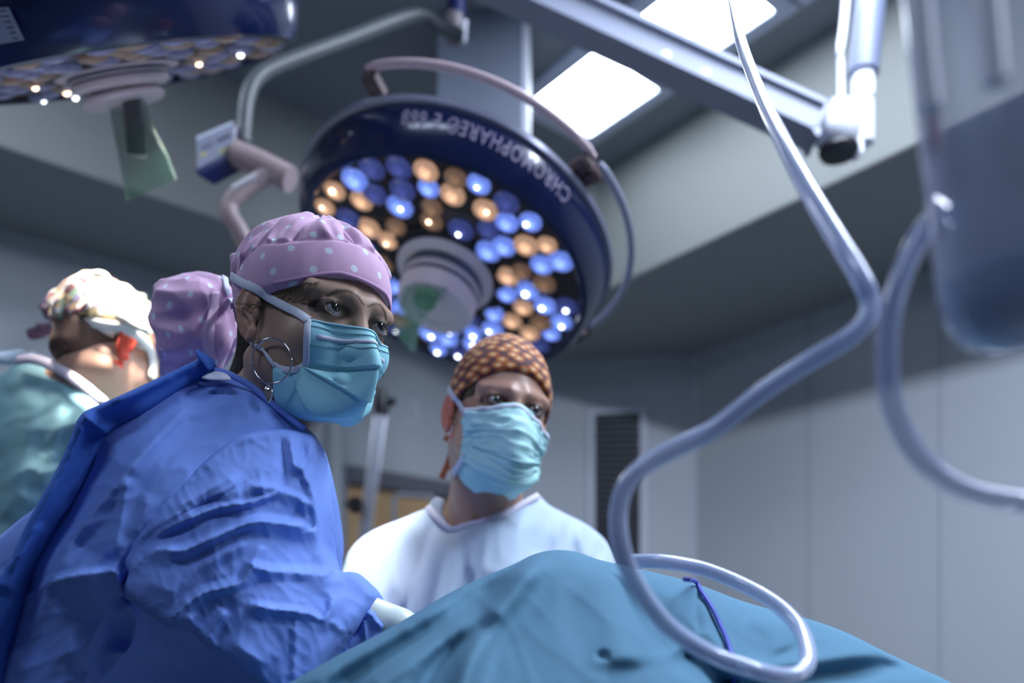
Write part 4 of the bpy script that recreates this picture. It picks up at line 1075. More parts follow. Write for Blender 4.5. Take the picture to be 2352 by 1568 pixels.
hb_ = MB().lathe([(0, -.0100), (.0022, -.0085), (.0050, -.0020), (.0058, .0030), (.0042, .0070), (.0015, .0088), (0, .0088)], 20, Matrix.Translation(Vector(P(617, 905, ye)))@Matrix.Diagonal((1, .6, 1, 1))).build('pendant', M_silver); under(er, hb_)

# gown of the nurse: body, back flap, sleeve, cuff
torso = [(470, 866), (500, 852), (530, 862), (566, 880), (610, 908), (650, 945), (690, 975), (728, 1004), (748, 1060), (766, 1140), (777, 1230), (777, 1325), (800, 1420), (770, 1520), (720, 1640), (600, 1780), (-150, 1780), (-220, 1330), (-60, 1270), (0, 1230), (40, 1196), (85, 1160), (130, 1085), (186, 965), (250, 940), (350, 890), (430, 850)]
tc_ = [(500, 868, .995), (690, 985, .985), (600, 960, .965), (450, 940, .97), (300, 1000, .955), (400, 1150, .915), (150, 1200, .975), (0, 1300, 1.04), (772, 1200, 1.06), (776, 1320, 1.08), (700, 1400, 1.12), (330, 1445, 1.04), (430, 1480, 1.12), (430, 1565, 1.27), (350, 1570, 1.20), (560, 1590, 1.28), (180, 1500, .98), (150, 1620, .99), (232, 1450, .985), (100, 1500, .99), (250, 1420, .985), (-150, 1700, 1.1), (270, 1320, .93), (180, 1330, .925), (520, 1470, 1.14), (600, 1750, 1.32)]
cre = [
 ([(446, 917), (370, 1000), (304, 1074), (220, 1172), (162, 1236), (110, 1300), (73, 1353)], .013, 22, 60, .1),
 ([(425, 925), (350, 1000), (290, 1060), (240, 1120), (190, 1190)], -.006, 10, 16, .2),
 ([(470, 900), (400, 955), (330, 1030), (265, 1110), (215, 1180), (150, 1280), (90, 1400), (40, 1520)], .007, 16, 24, .15),
 ([(73, 1353), (50, 1420), (29, 1510), (15, 1590)], .012, 14, 45, .05),
 ([(120, 1330), (73, 1363)], .008, 12, 14, .2),
 ([(279, 1307), (240, 1312), (196, 1319), (150, 1328), (113, 1339)], .022, 50, 10, .08),
 ([(113, 1341), (150, 1365), (200, 1395), (240, 1410)], -.010, 22, 26, .2),
 ([(267, 1309), (278, 1340), (284, 1368)], .012, 14, 10, .1),
 ([(262, 1385), (235, 1428), (211, 1471), (200, 1520), (193, 1590)], .014, 18, 34, .1),
 ([(190, 1490), (150, 1500), (90, 1525), (30, 1540)], .012, 26, 30, .15),
 ([(284, 1372), (300, 1400), (312, 1432), (300, 1480), (260, 1530), (220, 1590)], .030, 12, 26, .08),
 ([(294, 1094), (286, 1135), (279, 1182), (268, 1240), (262, 1290)], .006, 18, 12, .1),
 ([(162, 1240), (200, 1262), (240, 1280), (264, 1300)], -.014, 26, 30, .15),
 ([(235, 1010), (210, 1070), (180, 1140), (140, 1210), (100, 1290), (60, 1380), (20, 1520)], -.012, 22, 26, .1),
 ([(720, 1010), (736, 1080), (748, 1160), (754, 1250), (757, 1320)], -.010, 14, 12, .15),
 ([(760, 1040), (766, 1120), (768, 1220), (768, 1300)], .006, 10, 10, .15),
 ([(225, 1500), (280, 1498), (340, 1506), (400, 1530), (460, 1560)], .020, 18, 40, .15),
 ([(330, 1424), (315, 1440), (310, 1470), (280, 1520)], .010, 12, 14, .15),
 ([(590, 905), (560, 925), (500, 930), (430, 950)], .005, 24, 24, .2),
 ([(545, 880), (600, 915), (645, 955)], .003, 10, 14, .2),
 ([(340, 1130), (330, 1180), (300, 1235)], .005, 20, 14, .2),
]
gown = panel('gown', torso, tc_, cre, M_blue, .08, 46, .035, 6, nurse, (.0042, 70, 2.4, .95), 3)
sleeve = [(560, 992), (610, 984), (655, 983), (692, 992), (722, 1006), (733, 1050), (733, 1110), (738, 1180), (745, 1254), (771, 1309), (808, 1313), (832, 1322), (868, 1361), (858, 1390), (846, 1406), (822, 1440), (790, 1474), (745, 1530), (700, 1600), (650, 1620), (590, 1571), (540, 1534), (485, 1497), (448, 1460), (425, 1450), (385, 1442), (345, 1414), (305, 1384), (284, 1369), (282, 1345), (292, 1318), (272, 1296), (262, 1285), (285, 1235), (315, 1195), (345, 1165), (395, 1115), (455, 1062), (515, 1015)]
sct = [(290, 1270, .925), (350, 1170, .925), (450, 1075, .93), (600, 1000, .945), (700, 1005, .95), (480, 1180, .885), (600, 1120, .895), (700, 1120, .92), (735, 1250, .955), (330, 1340, .885), (450, 1380, .865), (600, 1300, .875), (700, 1380, .90), (790, 1400, .94), (860, 1365, .985), (820, 1440, .95), (600, 1550, .870), (700, 1600, .90), (500, 1490, .865), (400, 1250, .885), (300, 1370, .905), (400, 1440, .872)]
scr = [
 ([(657, 990), (610, 993), (571, 1003), (524, 1018), (490, 1048), (456, 1075), (392, 1130), (341, 1180), (307, 1215), (285, 1262)], .010, 9, 40, .1),
 ([(585, 1092), (545, 1112), (498, 1136), (455, 1156), (413, 1178), (370, 1200), (341, 1220), (300, 1262)], .009, 8, 36, .12),
 ([(583, 1096), (540, 1118), (500, 1140), (450, 1162), (405, 1186)], -.008, 5, 8, .12),
 ([(554, 1085), (500, 1115), (439, 1147), (415, 1162), (400, 1187)], .006, 5, 12, .15),
 ([(647, 1128), (592, 1150), (545, 1160), (498, 1168), (439, 1190), (400, 1207), (372, 1222), (349, 1241)], .014, 7, 38, .12),
 ([(640, 1120), (590, 1138), (540, 1146), (480, 1154), (430, 1178)], -.011, 16, 9, .12),
 ([(558, 1113), (590, 1116), (626, 1122), (660, 1134), (694, 1147), (728, 1173)], .007, 8, 14, .15),
 ([(718, 1211), (690, 1210), (669, 1207), (630, 1201), (592, 1198), (545, 1212), (498, 1232), (455, 1252), (413, 1266), (370, 1262), (345, 1272), (330, 1281)], .017, 20, 12, .06),
 ([(590, 1215), (540, 1232), (490, 1258), (440, 1285), (380, 1290)], -.012, 14, 34, .15),
 ([(332, 1279), (318, 1292), (304, 1310), (292, 1335), (283, 1358)], .008, 10, 22, .1),
 ([(660, 992), (668, 1025), (673, 1062), (683, 1075), (694, 1083), (706, 1105), (716, 1130), (722, 1160), (728, 1190), (736, 1220), (741, 1250)], .010, 16, 8, .08),
 ([(645, 1000), (652, 1040), (655, 1080), (650, 1120)], -.008, 8, 10, .15),
 ([(690, 1000), (700, 1040), (708, 1080), (722, 1140)], -.009, 8, 8, .15),
 ([(722, 1010), (712, 1040), (700, 1060), (694, 1083)], .007, 7, 8, .1),
 ([(716, 1211), (726, 1238), (737, 1262), (755, 1290), (771, 1312)], .010, 10, 16, .06),
 ([(694, 1147), (700, 1175), (708, 1200)], .005, 7, 8, .15),
 ([(771, 1320), (740, 1321), (711, 1318), (670, 1315), (626, 1313), (583, 1305), (568, 1322), (554, 1338), (510, 1352), (464, 1364), (413, 1403), (387, 1437)], .015, 26, 12, .06),
 ([(720, 1335), (660, 1335), (600, 1335), (560, 1355), (500, 1372), (450, 1388)], -.010, 16, 26, .15),
 ([(605, 1250), (590, 1275), (575, 1303)], .007, 12, 12, .12),
 ([(583, 1237), (540, 1258), (498, 1279), (450, 1310)], .007, 14, 12, .2),
 ([(750, 1350), (762, 1375), (758, 1400), (741, 1424), (711, 1411), (670, 1404), (626, 1399), (566, 1386)], .012, 16, 9, .1),
 ([(748, 1428), (700, 1424), (650, 1418), (610, 1412)], -.009, 12, 16, .15),
 ([(681, 1416), (679, 1455), (677, 1500), (672, 1560)], .005, 9, 7, .1),
 ([(430, 1407), (444, 1435), (458, 1462), (477, 1484), (495, 1500)], .010, 14, 9, .12),
 ([(520, 1398), (495, 1435), (473, 1475)], .008, 10, 16, .15),
 ([(425, 1385), (405, 1415), (392, 1435)], -.008, 8, 10, .15),
 ([(762, 1424), (775, 1440), (797, 1454)], .005, 9, 9, .15),
 ([(800, 1318), (790, 1345), (765, 1368), (755, 1385)], -.006, 14, 12, .15),
 ([(846, 1404), (800, 1450), (760, 1500), (725, 1560)], -.006, 22, 12, .15),
 ([(520, 1470), (570, 1500), (620, 1530)], .008, 24, 18, .2),
 ([(330, 1330), (370, 1350), (410, 1360)], .006, 26, 22, .2),
 ([(640, 1060), (600, 1070), (560, 1085)], .004, 16, 12, .2),
]
sl = panel('sleeve', sleeve, sct, scr, M_blue, .11, 30, .028, 5.5, None, (.0036, 52, 2.4, -.5), 9); under(gown, sl)
flap = [(458, 806), (476, 816), (491, 830), (488, 848), (478, 864), (455, 872), (400, 908), (343, 948), (290, 975), (250, 1000), (238, 1030), (222, 1070), (196, 1118), (160, 1172), (125, 1215), (98, 1275), (73, 1335), (48, 1405), (22, 1490), (5, 1600), (-80, 1640), (-80, 1430), (8, 1309), (34, 1258), (62, 1200), (95, 1140), (132, 1074), (160, 1010), (186, 952), (245, 922), (320, 888), (392, 854), (430, 836), (455, 822)]
fct = [(475, 835, .985), (400, 880, .965), (300, 930, .94), (200, 980, .935), (130, 1150, .95), (50, 1350, .975), (0, 1500, .985), (250, 985, .955), (160, 1160, .965)]
fcr = [([(190, 955), (212, 970), (238, 990), (246, 1000)], .010, 14, 10, .08), ([(455, 850), (380, 885), (300, 925), (248, 985)], -.010, 20, 14, .1),
 ([(196, 962), (175, 1010), (150, 1070), (115, 1135), (80, 1200), (45, 1280), (15, 1370)], .010, 14, 44, .05), ([(232, 1010), (205, 1070), (165, 1135), (120, 1200), (85, 1270), (50, 1370)], -.010, 20, 12, .1),
 ([(400, 858), (330, 895), (260, 925)], .006, 14, 22, .1), ([(10, 1309), (60, 1260), (100, 1200)], .007, 12, 14, .15), ([(225, 1015), (200, 1080), (160, 1150)], .004, 8, 8, .2)]
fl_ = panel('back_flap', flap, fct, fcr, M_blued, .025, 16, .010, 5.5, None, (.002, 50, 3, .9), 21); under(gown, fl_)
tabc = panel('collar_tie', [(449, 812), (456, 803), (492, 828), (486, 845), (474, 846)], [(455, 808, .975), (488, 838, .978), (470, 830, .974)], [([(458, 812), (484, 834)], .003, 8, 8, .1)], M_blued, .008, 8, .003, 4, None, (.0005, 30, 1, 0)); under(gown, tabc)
tabw = panel('neck_label', [(462, 868), (492, 852), (520, 858), (530, 872), (500, 874)], [(470, 862, .972), (520, 866, .968), (500, 870, .966)], [], mat('label_white', (.62, .66, .82), .8), .006, 8, .003, 4, None, (.0003, 30, 1, 0)); under(gown, tabw)
strap('collar_binding', [(488, 849, .985), (520, 856, .982), (545, 868, .982), (575, 885, .982), (608, 912, .982), (640, 940, .982), (668, 962, .982), (700, 985, .985)], [], .0070, M_bluebind, gown, 0, .0015)
cuffp = panel('cuff', [(836, 1396), (862, 1400), (888, 1410), (908, 1424), (900, 1445), (870, 1480), (800, 1530), (760, 1530), (785, 1478), (820, 1440)], [(850, 1405, .985), (900, 1428, 1.0), (800, 1500, .985)], [([(846, 1404), (862, 1425), (880, 1443)], .006, 7, 8, .1), ([(862, 1403), (880, 1425), (905, 1436)], -.006, 7, 7, .1), ([(835, 1420), (838, 1450), (842, 1480)], .005, 6, 7, .1)], M_blue, .06, 20, .014, 4, None, (.002, 25, 1, 0), 4); under(gown, cuffp)

# gloved hand of the nurse, going behind the drape
def hand(parent, wrist, fdir, pdir, m, name='gloved_hand', curl=.5, s=1.0, cut=0):
    """palm and five fingers as one smooth glove; fdir along the fingers, pdir out of the palm"""
    f_ = np.array(fdir, float); f_ /= np.linalg.norm(f_); p_ = np.array(pdir, float); p_ -= f_*(p_@f_); p_ /= np.linalg.norm(p_); x_ = np.cross(f_, p_); wrist = np.array(wrist, float)
    L_ = lambda x, y, zz: np.array([x, y, zz])*s
    G = Grid(np.array([-.075, -.05, -.095])*s, np.array([.075, .215, .05])*s, .0026)
    G.cap(L_(0, -.03, 0), L_(0, .012, 0), .026*s, .026*s, .01); 
    for x in (-.026, -.009, .009, .026): G.cap(L_(x*.7, .015, 0), L_(x, .080, 0), .017*s, .0125*s, .012)
    for i, (x, l, r) in enumerate([(-.031, .062, .0078), (-.010, .076, .0086), (.011, .072, .0085), (.031, .064, .0082)]):
        q = L_(x, .086, 0); a_ = 0
        for j, fr in enumerate((.45, .32, .26)):
            a_ += curl*(.75+.08*i); e_ = q+np.array([x*.04, math.cos(a_), -math.sin(a_)])*l*fr*s; G.cap(q, e_, (r-j*.0005)*s, (r-(j+1)*.0006)*s, .004); q = e_
    q = L_(.024, .022, -.006)
    for (d, l, r) in (((.62, .70, -.34), .042, .0125), ((.40, .84, -.40), .034, .0105), ((.20, .88, -.45), .026, .0092)):
        e_ = q+np.array(d)/np.linalg.norm(d)*l*s; G.cap(q, e_, r*s, r*.9*s, .006); q = e_
    V, Q = G.mesh(); V = relax(V, Q, 2, .4); R_ = np.stack([x_, f_, p_], 1)
    o = mesh_obj(name, V@R_.T+wrist, Q, m); under(parent, o); return o
hand(nurse, P(893, 1432, 1.02), (.88, .22, -.34), (.25, .15, .95), M_glove, curl=.42, s=.92)

# ---- man on the far side of the table
M_otie = mat('orange_tie', (.34, .11, .05), .8)
pm = Pose((-.0214, 1.3965, .4037), (.0037, .1566, .3325))
nem = pm.l(P(1108, 1215, 1.47))
Vm_, Qm_ = head_mesh(nem, .0024, (.056, .066), False, extra=[((-.055, .030, -.05), pm.l(P(1075, 1215, 1.40)), .012, .012, .016), ((.055, .030, -.05), pm.l(P(1125, 1215, 1.40)), .012, .012, .016)], zlo=-.22)
Wm_ = pm.w(Vm_); BVm_ = bvh_of(Wm_, Qm_)
man = root('person', 'person in pale gown and orange patterned cap facing us beneath the middle lamp', 'person', (-.05, 1.5, 0))
bo = mesh_obj('body', Wm_, Qm_, skin_m)
cols = np.tile(np.array([.46, .27, .20]), (len(Vm_), 1)); axm = np.abs(Vm_[:, 0])[:, None]*[1, 0, 0]+Vm_*[0, 1, 1]
browm = [(.050, -.078, .016), (.040, -.086, .0215), (.026, -.0935, .0205), (.014, -.096, .0150)]
cols = tint_face(Vm_, cols, axm, browm, .8, (.05, .03, .025))
k = (smooth01((.02-np.abs(Vm_[:, 2]+.01))/.02)*(Vm_[:, 1] < -.05)*smooth01((.022-np.abs(axm[:, 0]-.032))/.016))[:, None]*.62; cols = cols*(1-k)+np.array([.12, .06, .055])*k  # eye-socket shade put into the skin colour
k = ((Vm_[:, 0] < -.072)&(Vm_[:, 2] > -.05)&(Vm_[:, 2] < .03))[:, None]*.75; cols = cols*(1-k)+np.array([.62, .15, .10])*k
add_tint(bo, cols); under(man, bo)
emm = eye_mat('eye_dark', (.03, .035, .04)); gz = pm.R.T@np.array([.45, -.85, .18])
for s in (-1, 1): make_eye(man, pm, s, gz, emm)
for s in (-1, 1): lashes(pm, s, man, M_lash, .0035)
G = Grid((-.095, -.105, -.085), (.095, .12, .12), .003); G.ell((0, .010, .030), (.0752, .0985, .0855), pad=.08)
G.add(lambda X, Y, Z: -(Y+.052+.9*np.maximum(Z, 0)*0+np.abs(X)*0), 0, None, None, 'i'); G.add(lambda X, Y, Z: -(Z+.035+.5*np.minimum(Y-.03, 0))+0*X, .004, None, None, 'i')
Vh2, Qh2 = G.mesh(); under(man, mesh_obj('hair', pm.w(Vh2), Qh2, M_hair_dk))
M_capm = dots_mat('orange_print_cotton', (0, 0, 0), (0, 0, 0), .021, .005, mode='print', cols=[(.80, .66, .48), (.70, .42, .18), (.52, .19, .05), (.40, .11, .03), (.07, .03, .04), (.10, .035, .04)])
fpm = [(-.098, .058), (-.080, .046), (-.04, .022), (0.0, .004), (.03, -.010)]
capm, BVcm, Vcm, Qcm, _ = cap_part(pm, man, None, BVm_, .009, [], M_capm, .03, False, h=.0026, back_z=-.06, seed=4, floor_pts=fpm, dome=((0, .018, .058), (.070, .082, .082)))
for i, (a_, b_, c_) in enumerate([((1020, 1003, 1.50), (1032, 1008, 1.50), (1045, 1004, 1.50)), ((1040, 1000, 1.50), (1035, 1045, 1.51), (1014, 1098, 1.51)), ((1043, 1005, 1.51), (1046, 1040, 1.52), (1034, 1080, 1.52))]):
    ribbon('cap_tie', [P(*a_), P(*b_), P(*c_)], [np.array([0, -1, 0])]*3, .011, .0015, M_otie, man, 5)
ctr_m = mask_grid(pm, [((1194, 930), (1128, 944), (1071, 949)), ((1197, 1000), (1122, 990), (1070, 985)), ((1187, 1062), (1112, 1035), (1067, 1020)), ((1170, 1106), (1102, 1075), (1063, 1046)), ((1150, 1128), (1098, 1108), (1054, 1078))], BVm_)
mo2, MW2, _, MN2 = mask_build(pm, ctr_m, man, mat('mask_aqua_pale', (.44, .76, .78), .7, vary=.05, vscale=30), pleat=.005, wr=.0045, seed=7, asym=.014, head=BVm_)
NT, NS = MW2.shape[:2]; BVm2 = bvh_of(MW2.reshape(-1, 3), [(i*NS+j, i*NS+j+1, (i+1)*NS+j+1, (i+1)*NS+j) for i in range(NT-1) for j in range(NS-1)])
MW, MN = MW2, MN2
pt, nn = mrow(.03, 0, NS, .0008); ribbon('top_hem', pt, nn, .006, .0008, M_maskw, mo2, 1)
allm = [BVm2, BVm_, BVcm]
strap('upper_tie', [(1072, 950), (1060, 930), (1046, 912), (1034, 893), (1026, 880)], allm, .010, M_maskw, man, .003, .001)
strap('lower_tie', [(1068, 1050), (1055, 1068), (1043, 1088), (1036, 1104)], allm, .012, M_maskw, man, .003, .001)
M_pale = mat('pale_gown_cotton', (.46, .57, .70), .8, vary=.04, vscale=5, bump=(500, .15, 'weave'), spec=.2)
mg = [(985, 1166), (1000, 1180), (1022, 1204), (1040, 1214), (1075, 1204), (1120, 1192), (1170, 1172), (1210, 1150), (1236, 1138), (1262, 1160), (1300, 1180), (1350, 1206), (1390, 1240), (1415, 1285), (1430, 1340), (1450, 1450), (1460, 1760), (700, 1760), (740, 1520), (770, 1370), (788, 1312), (802, 1268), (830, 1236), (870, 1212), (925, 1190)]
mc_ = [(1000, 1175, 1.40), (1040, 1210, 1.36), (1160, 1170, 1.37), (1236, 1142, 1.42), (900, 1200, 1.47), (800, 1290, 1.50), (1400, 1260, 1.52), (1150, 1300, 1.30), (900, 1350, 1.36), (1350, 1400, 1.38), (1100, 1700, 1.28), (750, 1700, 1.42), (1450, 1700, 1.42)]
mcr = [([(1000, 1185), (985, 1240), (960, 1320), (930, 1400), (910, 1480)], -.016, 22, 26, .1), ([(960, 1190), (930, 1250), (900, 1330), (880, 1420)], .014, 24, 24, .1), ([(900, 1205), (870, 1260), (845, 1330), (830, 1420)], -.012, 20, 24, .1),
 ([(1035, 1222), (1020, 1290), (1000, 1360), (985, 1450)], .018, 26, 30, .08), ([(1060, 1225), (1065, 1300), (1060, 1400)], -.010, 26, 26, .1),
 ([(1290, 1185), (1280, 1230), (1285, 1290)], .010, 12, 14, .1), ([(1310, 1190), (1312, 1240), (1322, 1290)], -.014, 11, 11, .1), ([(1325, 1195), (1335, 1245), (1352, 1290)], .012, 12, 12, .1), ([(1345, 1205), (1360, 1245), (1385, 1290)], -.012, 10, 10, .1), ([(1260, 1170), (1245, 1220), (1240, 1280)], -.008, 18, 16, .1),
 ([(1180, 1180), (1190, 1240), (1180, 1300), (1150, 1360)], .008, 40, 40, .15)]
gm = panel('gown', mg, mc_, mcr, M_pale, .24, 60, .06, 9, None, (.011, 75, 3.2, .25), 31, cgain=1.2); under(man, gm)
strap('neck_binding', [(984, 1164, 1.43), (1000, 1184, 1.405), (1022, 1206, 1.39), (1040, 1216, 1.385), (1075, 1206, 1.385), (1120, 1194, 1.39), (1170, 1174, 1.40), (1210, 1152, 1.42), (1236, 1138, 1.44)], [], .011, mat('pale_binding', (.66, .64, .74), .8), gm, 0, .003)
us = panel('undershirt', [(1002, 1142), (1022, 1150), (1018, 1175), (1024, 1195), (1030, 1208), (1012, 1196), (996, 1176), (985, 1160)], [(1000, 1150, 1.46), (1020, 1200, 1.42), (990, 1165, 1.45)], [], mat('undershirt_grey', (.30, .36, .46), .85), .02, 12, .008, 5, None, (.001, 30, 1, 0)); under(man, us)

# ---- surgeon at the left, head bent into the lamp light
p3 = Pose((-.7208, 1.5673, .5608), (.144, .6611, 2.3094))
V3, Q3 = head_mesh(p3.l(P(128, 935, 1.62)), .0026, (.052, .056), False, zlo=-.24)
W3 = p3.w(V3); BV3 = bvh_of(W3, Q3)
sur = root('person', 'person at the left with bent head and patterned cap, back to us', 'person', (-.85, 1.65, 0))
bo = mesh_obj('body', W3, Q3, mat('skin_fair', (.50, .29, .20), .5, attr='tint', vary=.04, vscale=50))
cols = np.tile(np.array([.50, .29, .20]), (len(V3), 1)); k = ((np.abs(V3[:, 0]) > .072)&(V3[:, 2] > -.05)&(V3[:, 2] < .03))[:, None]*.9; cols = cols*(1-k)+np.array([.80, .05, .02])*k  # red ears: light shining through them, put into the skin colour
add_tint(bo, cols); under(sur, bo)
for s in (-1, 1): make_eye(sur, p3, s, (0, -1, -.1), emm)
G = Grid((-.095, -.06, -.10), (.095, .125, .11), .003); G.ell((0, .010, .029), (.0748, .0985, .0850), pad=.08); G.cap((0, .05, -.02), (0, .058, -.068), .052, .040, .03)
G.add(lambda X, Y, Z: -(Y+.012+0*X+0*Z), 0, None, None, 'i'); G.add(lambda X, Y, Z: -(Z+.062+0*X+0*Y), .02, None, None, 'i')
Vh3, Qh3 = G.mesh(); under(sur, mesh_obj('hair', p3.w(Vh3), Qh3, mat('hair_brown', (.085, .045, .03), .6, bump=(250, .6, 'noise'), vary=.3, vscale=120)))
M_cap3 = dots_mat('multicolour_print_cotton', (0, 0, 0), (0, 0, 0), .020, .005, mode='multi', cols=[(.85, .8, .72), (.85, .8, .72), (.8, .7, .6), (.6, .5, .5), (.5, .4, .4), (.7, .6, .5)])
cap3, BVc3, _, _, _ = cap_part(p3, sur, None, BV3, .011, [], M_cap3, .03, True, h=.003, back_z=-.02, seed=8, floor_pts=[(-.10, .050), (-.04, .018), (0, .012), (.05, .012), (.10, .002)])
# knot and tails of the cap at the back, bow loops on top
M_tie3 = mat('print_tie', (.14, .10, .16), .8, vary=.6, vscale=120)
kn = MB(); kc = P(118, 738, 1.66)
for (u0, v0, u1, v1, r_) in [(150, 728, 108, 700, .017), (146, 738, 70, 770, .013), (110, 700, 128, 722, .014), (150, 745, 92, 752, .012), (120, 690, 140, 720, .012)]: kn.tube(catmull([P(u0, v0, 1.64), P((u0+u1)/2-4, (v0+v1)/2+5, 1.65), P(u1, v1, 1.66)], 6), r_*.8, 10, flat=.9)
for i in range(len(kn.V)): v = np.array(kn.V[i]); kn.V[i] = tuple(v+.006*np.array([nz(*(v*40)), nz(*(v*40+9)), nz(*(v*40+17))]))
under(sur, kn.build('cap_knot', M_tie3))
M_white3 = mat('white_cotton_band', (.82, .80, .72), .8)
lp = [P(225, 700, 1.52), P(212, 672, 1.52), P(207, 645, 1.52), P(222, 631, 1.52), P(242, 636, 1.52), P(246, 655, 1.52), P(236, 676, 1.52)]
under(sur, MB().tube(catmull(lp, 6), .0075, 10).tube(catmull([P(238, 668, 1.52), P(250, 662, 1.52), P(262, 652, 1.51)], 5), [.007]*5+[.006]*6, 10).build('headband_loop', M_white3))
hbp = panel('headband', [(146, 668), (190, 664), (240, 668), (262, 690), (300, 715), (338, 745), (330, 765), (270, 735), (215, 716), (180, 722), (146, 742), (139, 705)], [(150, 700, 1.60), (240, 690, 1.52), (320, 745, 1.455), (240, 720, 1.505)], [([(150, 700), (230, 700), (320, 750)], .004, 12, 12, .1)], M_white3, .03, 18, .01, 6, None, (.003, 30, 1, 0)); under(sur, hbp)
strap('mask_tie', [(190, 742), (240, 744), (290, 760), (335, 790), (346, 830), (344, 872)], [BVc3, BV3], .016, M_white3, sur, .006, .0015)
strap('mask_tie', [(168, 735), (215, 748), (262, 772)], [BVc3, BV3], .012, M_white3, sur, .006, .0015)
M_teal3 = mat('teal_gown_cotton', (.20, .38, .42), .85, vary=.06, vscale=6, bump=(500, .15, 'weave'), spec=.15)
tg = [(-60, 880), (0, 860), (30, 842), (48, 834), (80, 838), (112, 848), (150, 866), (190, 890), (235, 928), (300, 980), (380, 1080), (420, 1250), (440, 1760), (-350, 1760), (-330, 1100), (-200, 940)]
tc3 = [(50, 850, 1.55), (150, 880, 1.49), (240, 930, 1.44), (0, 1000, 1.52), (150, 1050, 1.46), (-200, 1100, 1.66), (0, 1250, 1.50), (250, 1250, 1.44), (-200, 1700, 1.65), (300, 1700, 1.5)]
tcr = [([(80, 900), (70, 960), (60, 1040), (30, 1130), (0, 1200)], .012, 26, 30, .1), ([(100, 890), (105, 960), (85, 1060), (60, 1140)], -.010, 18, 22, .1), ([(150, 900), (130, 1000), (100, 1090), (40, 1200), (0, 1290)], .014, 24, 50, .1),
 ([(195, 980), (150, 1080), (90, 1170), (20, 1240)], -.018, 34, 30, .1), ([(0, 885), (50, 868), (120, 872), (170, 890)], .010, 20, 16, .1), ([(10, 920), (60, 890), (110, 885)], -.008, 14, 14, .1), ([(225, 940), (190, 1000), (160, 1060)], .008, 18, 16, .1)]
gt = panel('gown', tg, tc3, tcr, M_teal3, .26, 60, .05, 9, None, (.007, 60, 2.6, 1.1), 41); under(sur, gt)
strap('neck_band', [(40, 826, 1.55), (75, 824, 1.53), (112, 836, 1.51), (150, 856, 1.485), (190, 884, 1.46), (240, 926, 1.43)], [], .018, mat('lilac_white_band', (.50, .47, .56), .8), gt, 0, .003)
tb = panel('back_ties', [(-20, 812), (20, 806), (52, 804), (60, 814), (45, 822), (76, 806), (80, 818), (60, 830), (20, 836), (-20, 832)], [(0, 820, 1.66), (60, 815, 1.65), (30, 825, 1.65)], [([(-10, 824), (50, 812)], .006, 8, 8, .1)], mat('pale_blue_tie', (.50, .62, .74), .8), .02, 10, .008, 5, None, (.004, 20, 1, 0)); under(sur, tb)

# ------------------------------------------------------------------ the draped patient
M_drape = mat('teal_drape', (.10, .225, .33), .85, vary=.08, vscale=10, bump=(420, .35, 'noise'), spec=.15)
dr = [(500, 1660), (600, 1603), (668, 1566), (760, 1513), (880, 1450), (960, 1404), (1040, 1357), (1110, 1325), (1180, 1295), (1225, 1273), (1270, 1263), (1320, 1266), (1370, 1283), (1440, 1300), (1520, 1318), (1600, 1340), (1700, 1378), (1790, 1404), (1870, 1425), (1950, 1455), (2040, 1500), (2120, 1537), (2190, 1570), (2300, 1640), (2420, 1800), (2420, 1850), (400, 1850), (400, 1720)]
dc_ = [(660, 1570, .78), (880, 1450, .80), (1110, 1325, .84), (1280, 1265, .84), (1440, 1300, .86), (1700, 1380, .90), (1950, 1455, .95), (2190, 1570, .98), (1280, 1450, .74), (1280, 1600, .68), (900, 1600, .70), (1600, 1550, .74), (1900, 1560, .86), (600, 1750, .72), (1300, 1800, .62), (2200, 1750, .9)]
dsf = [([(1275, 1262), (1222, 1300), (1170, 1365), (1120, 1430), (1085, 1500), (1048, 1640)], .030, 34), ([(1205, 1290), (1150, 1330), (1092, 1380), (984, 1452), (876, 1516), (740, 1610)], -.026, 30),
 ([(1150, 1400), (1085, 1455), (1015, 1515), (940, 1620)], -.020, 24), ([(1110, 1395), (1010, 1465), (900, 1545), (840, 1600)], .016, 24), ([(1060, 1360), (940, 1430), (800, 1510), (690, 1580)], .012, 26),
 ([(1350, 1290), (1400, 1370), (1430, 1450), (1440, 1540)], .014, 60), ([(1470, 1340), (1510, 1420), (1540, 1500)], -.010, 34), ([(1545, 1490), (1610, 1530), (1690, 1590)], -.028, 26), ([(1600, 1590), (1760, 1572), (1900, 1552), (2040, 1530), (2130, 1526)], -.030, 24),
 ([(1640, 1545), (1780, 1532), (1900, 1515), (2050, 1494)], .012, 22), ([(1592, 1350), (1594, 1400), (1604, 1460)], -.010, 16), ([(1720, 1400), (1775, 1450), (1800, 1500)], .010, 30), ([(1370, 1500), (1385, 1507), (1400, 1502)], -.006, 10), ([(1790, 1410), (1860, 1436), (1930, 1458)], -.006, 12)]
drape = panel('surgical_drape', dr, dc_, [], M_drape, .10, 50, .05, 8, None, (.0035, 130, 2.4, -.6), 51, soft=dsf)
place(drape, (.15, .9, .85)); tag(drape, 'teal cloth drape over the patient across the bottom of the photo', 'drape')
# knotted blue cord on the drape
Vd = np.array([drape.matrix_basis@v.co for v in drape.data.vertices]); BVd = bvh_of(Vd, [tuple(p.vertices) for p in drape.data.polygons])
pts = []
for q in [(1572, 1330), (1586, 1332), (1597, 1345), (1612, 1370), (1632, 1405), (1648, 1440), (1662, 1470), (1672, 1500), (1682, 1530), (1690, 1566), (1696, 1600)]:
    p, n_ = hit([BVd], *q, .004); pts.append(p if p is not None else P(q[0], q[1], .80))
o = MB().tube(catmull(pts, 5), .0022, 8).build('cord', mat('blue_cord', (.06, .09, .50), .6)); place(o, pts[0]); tag(o, 'thin violet-blue cord lying down the teal drape', 'cord')

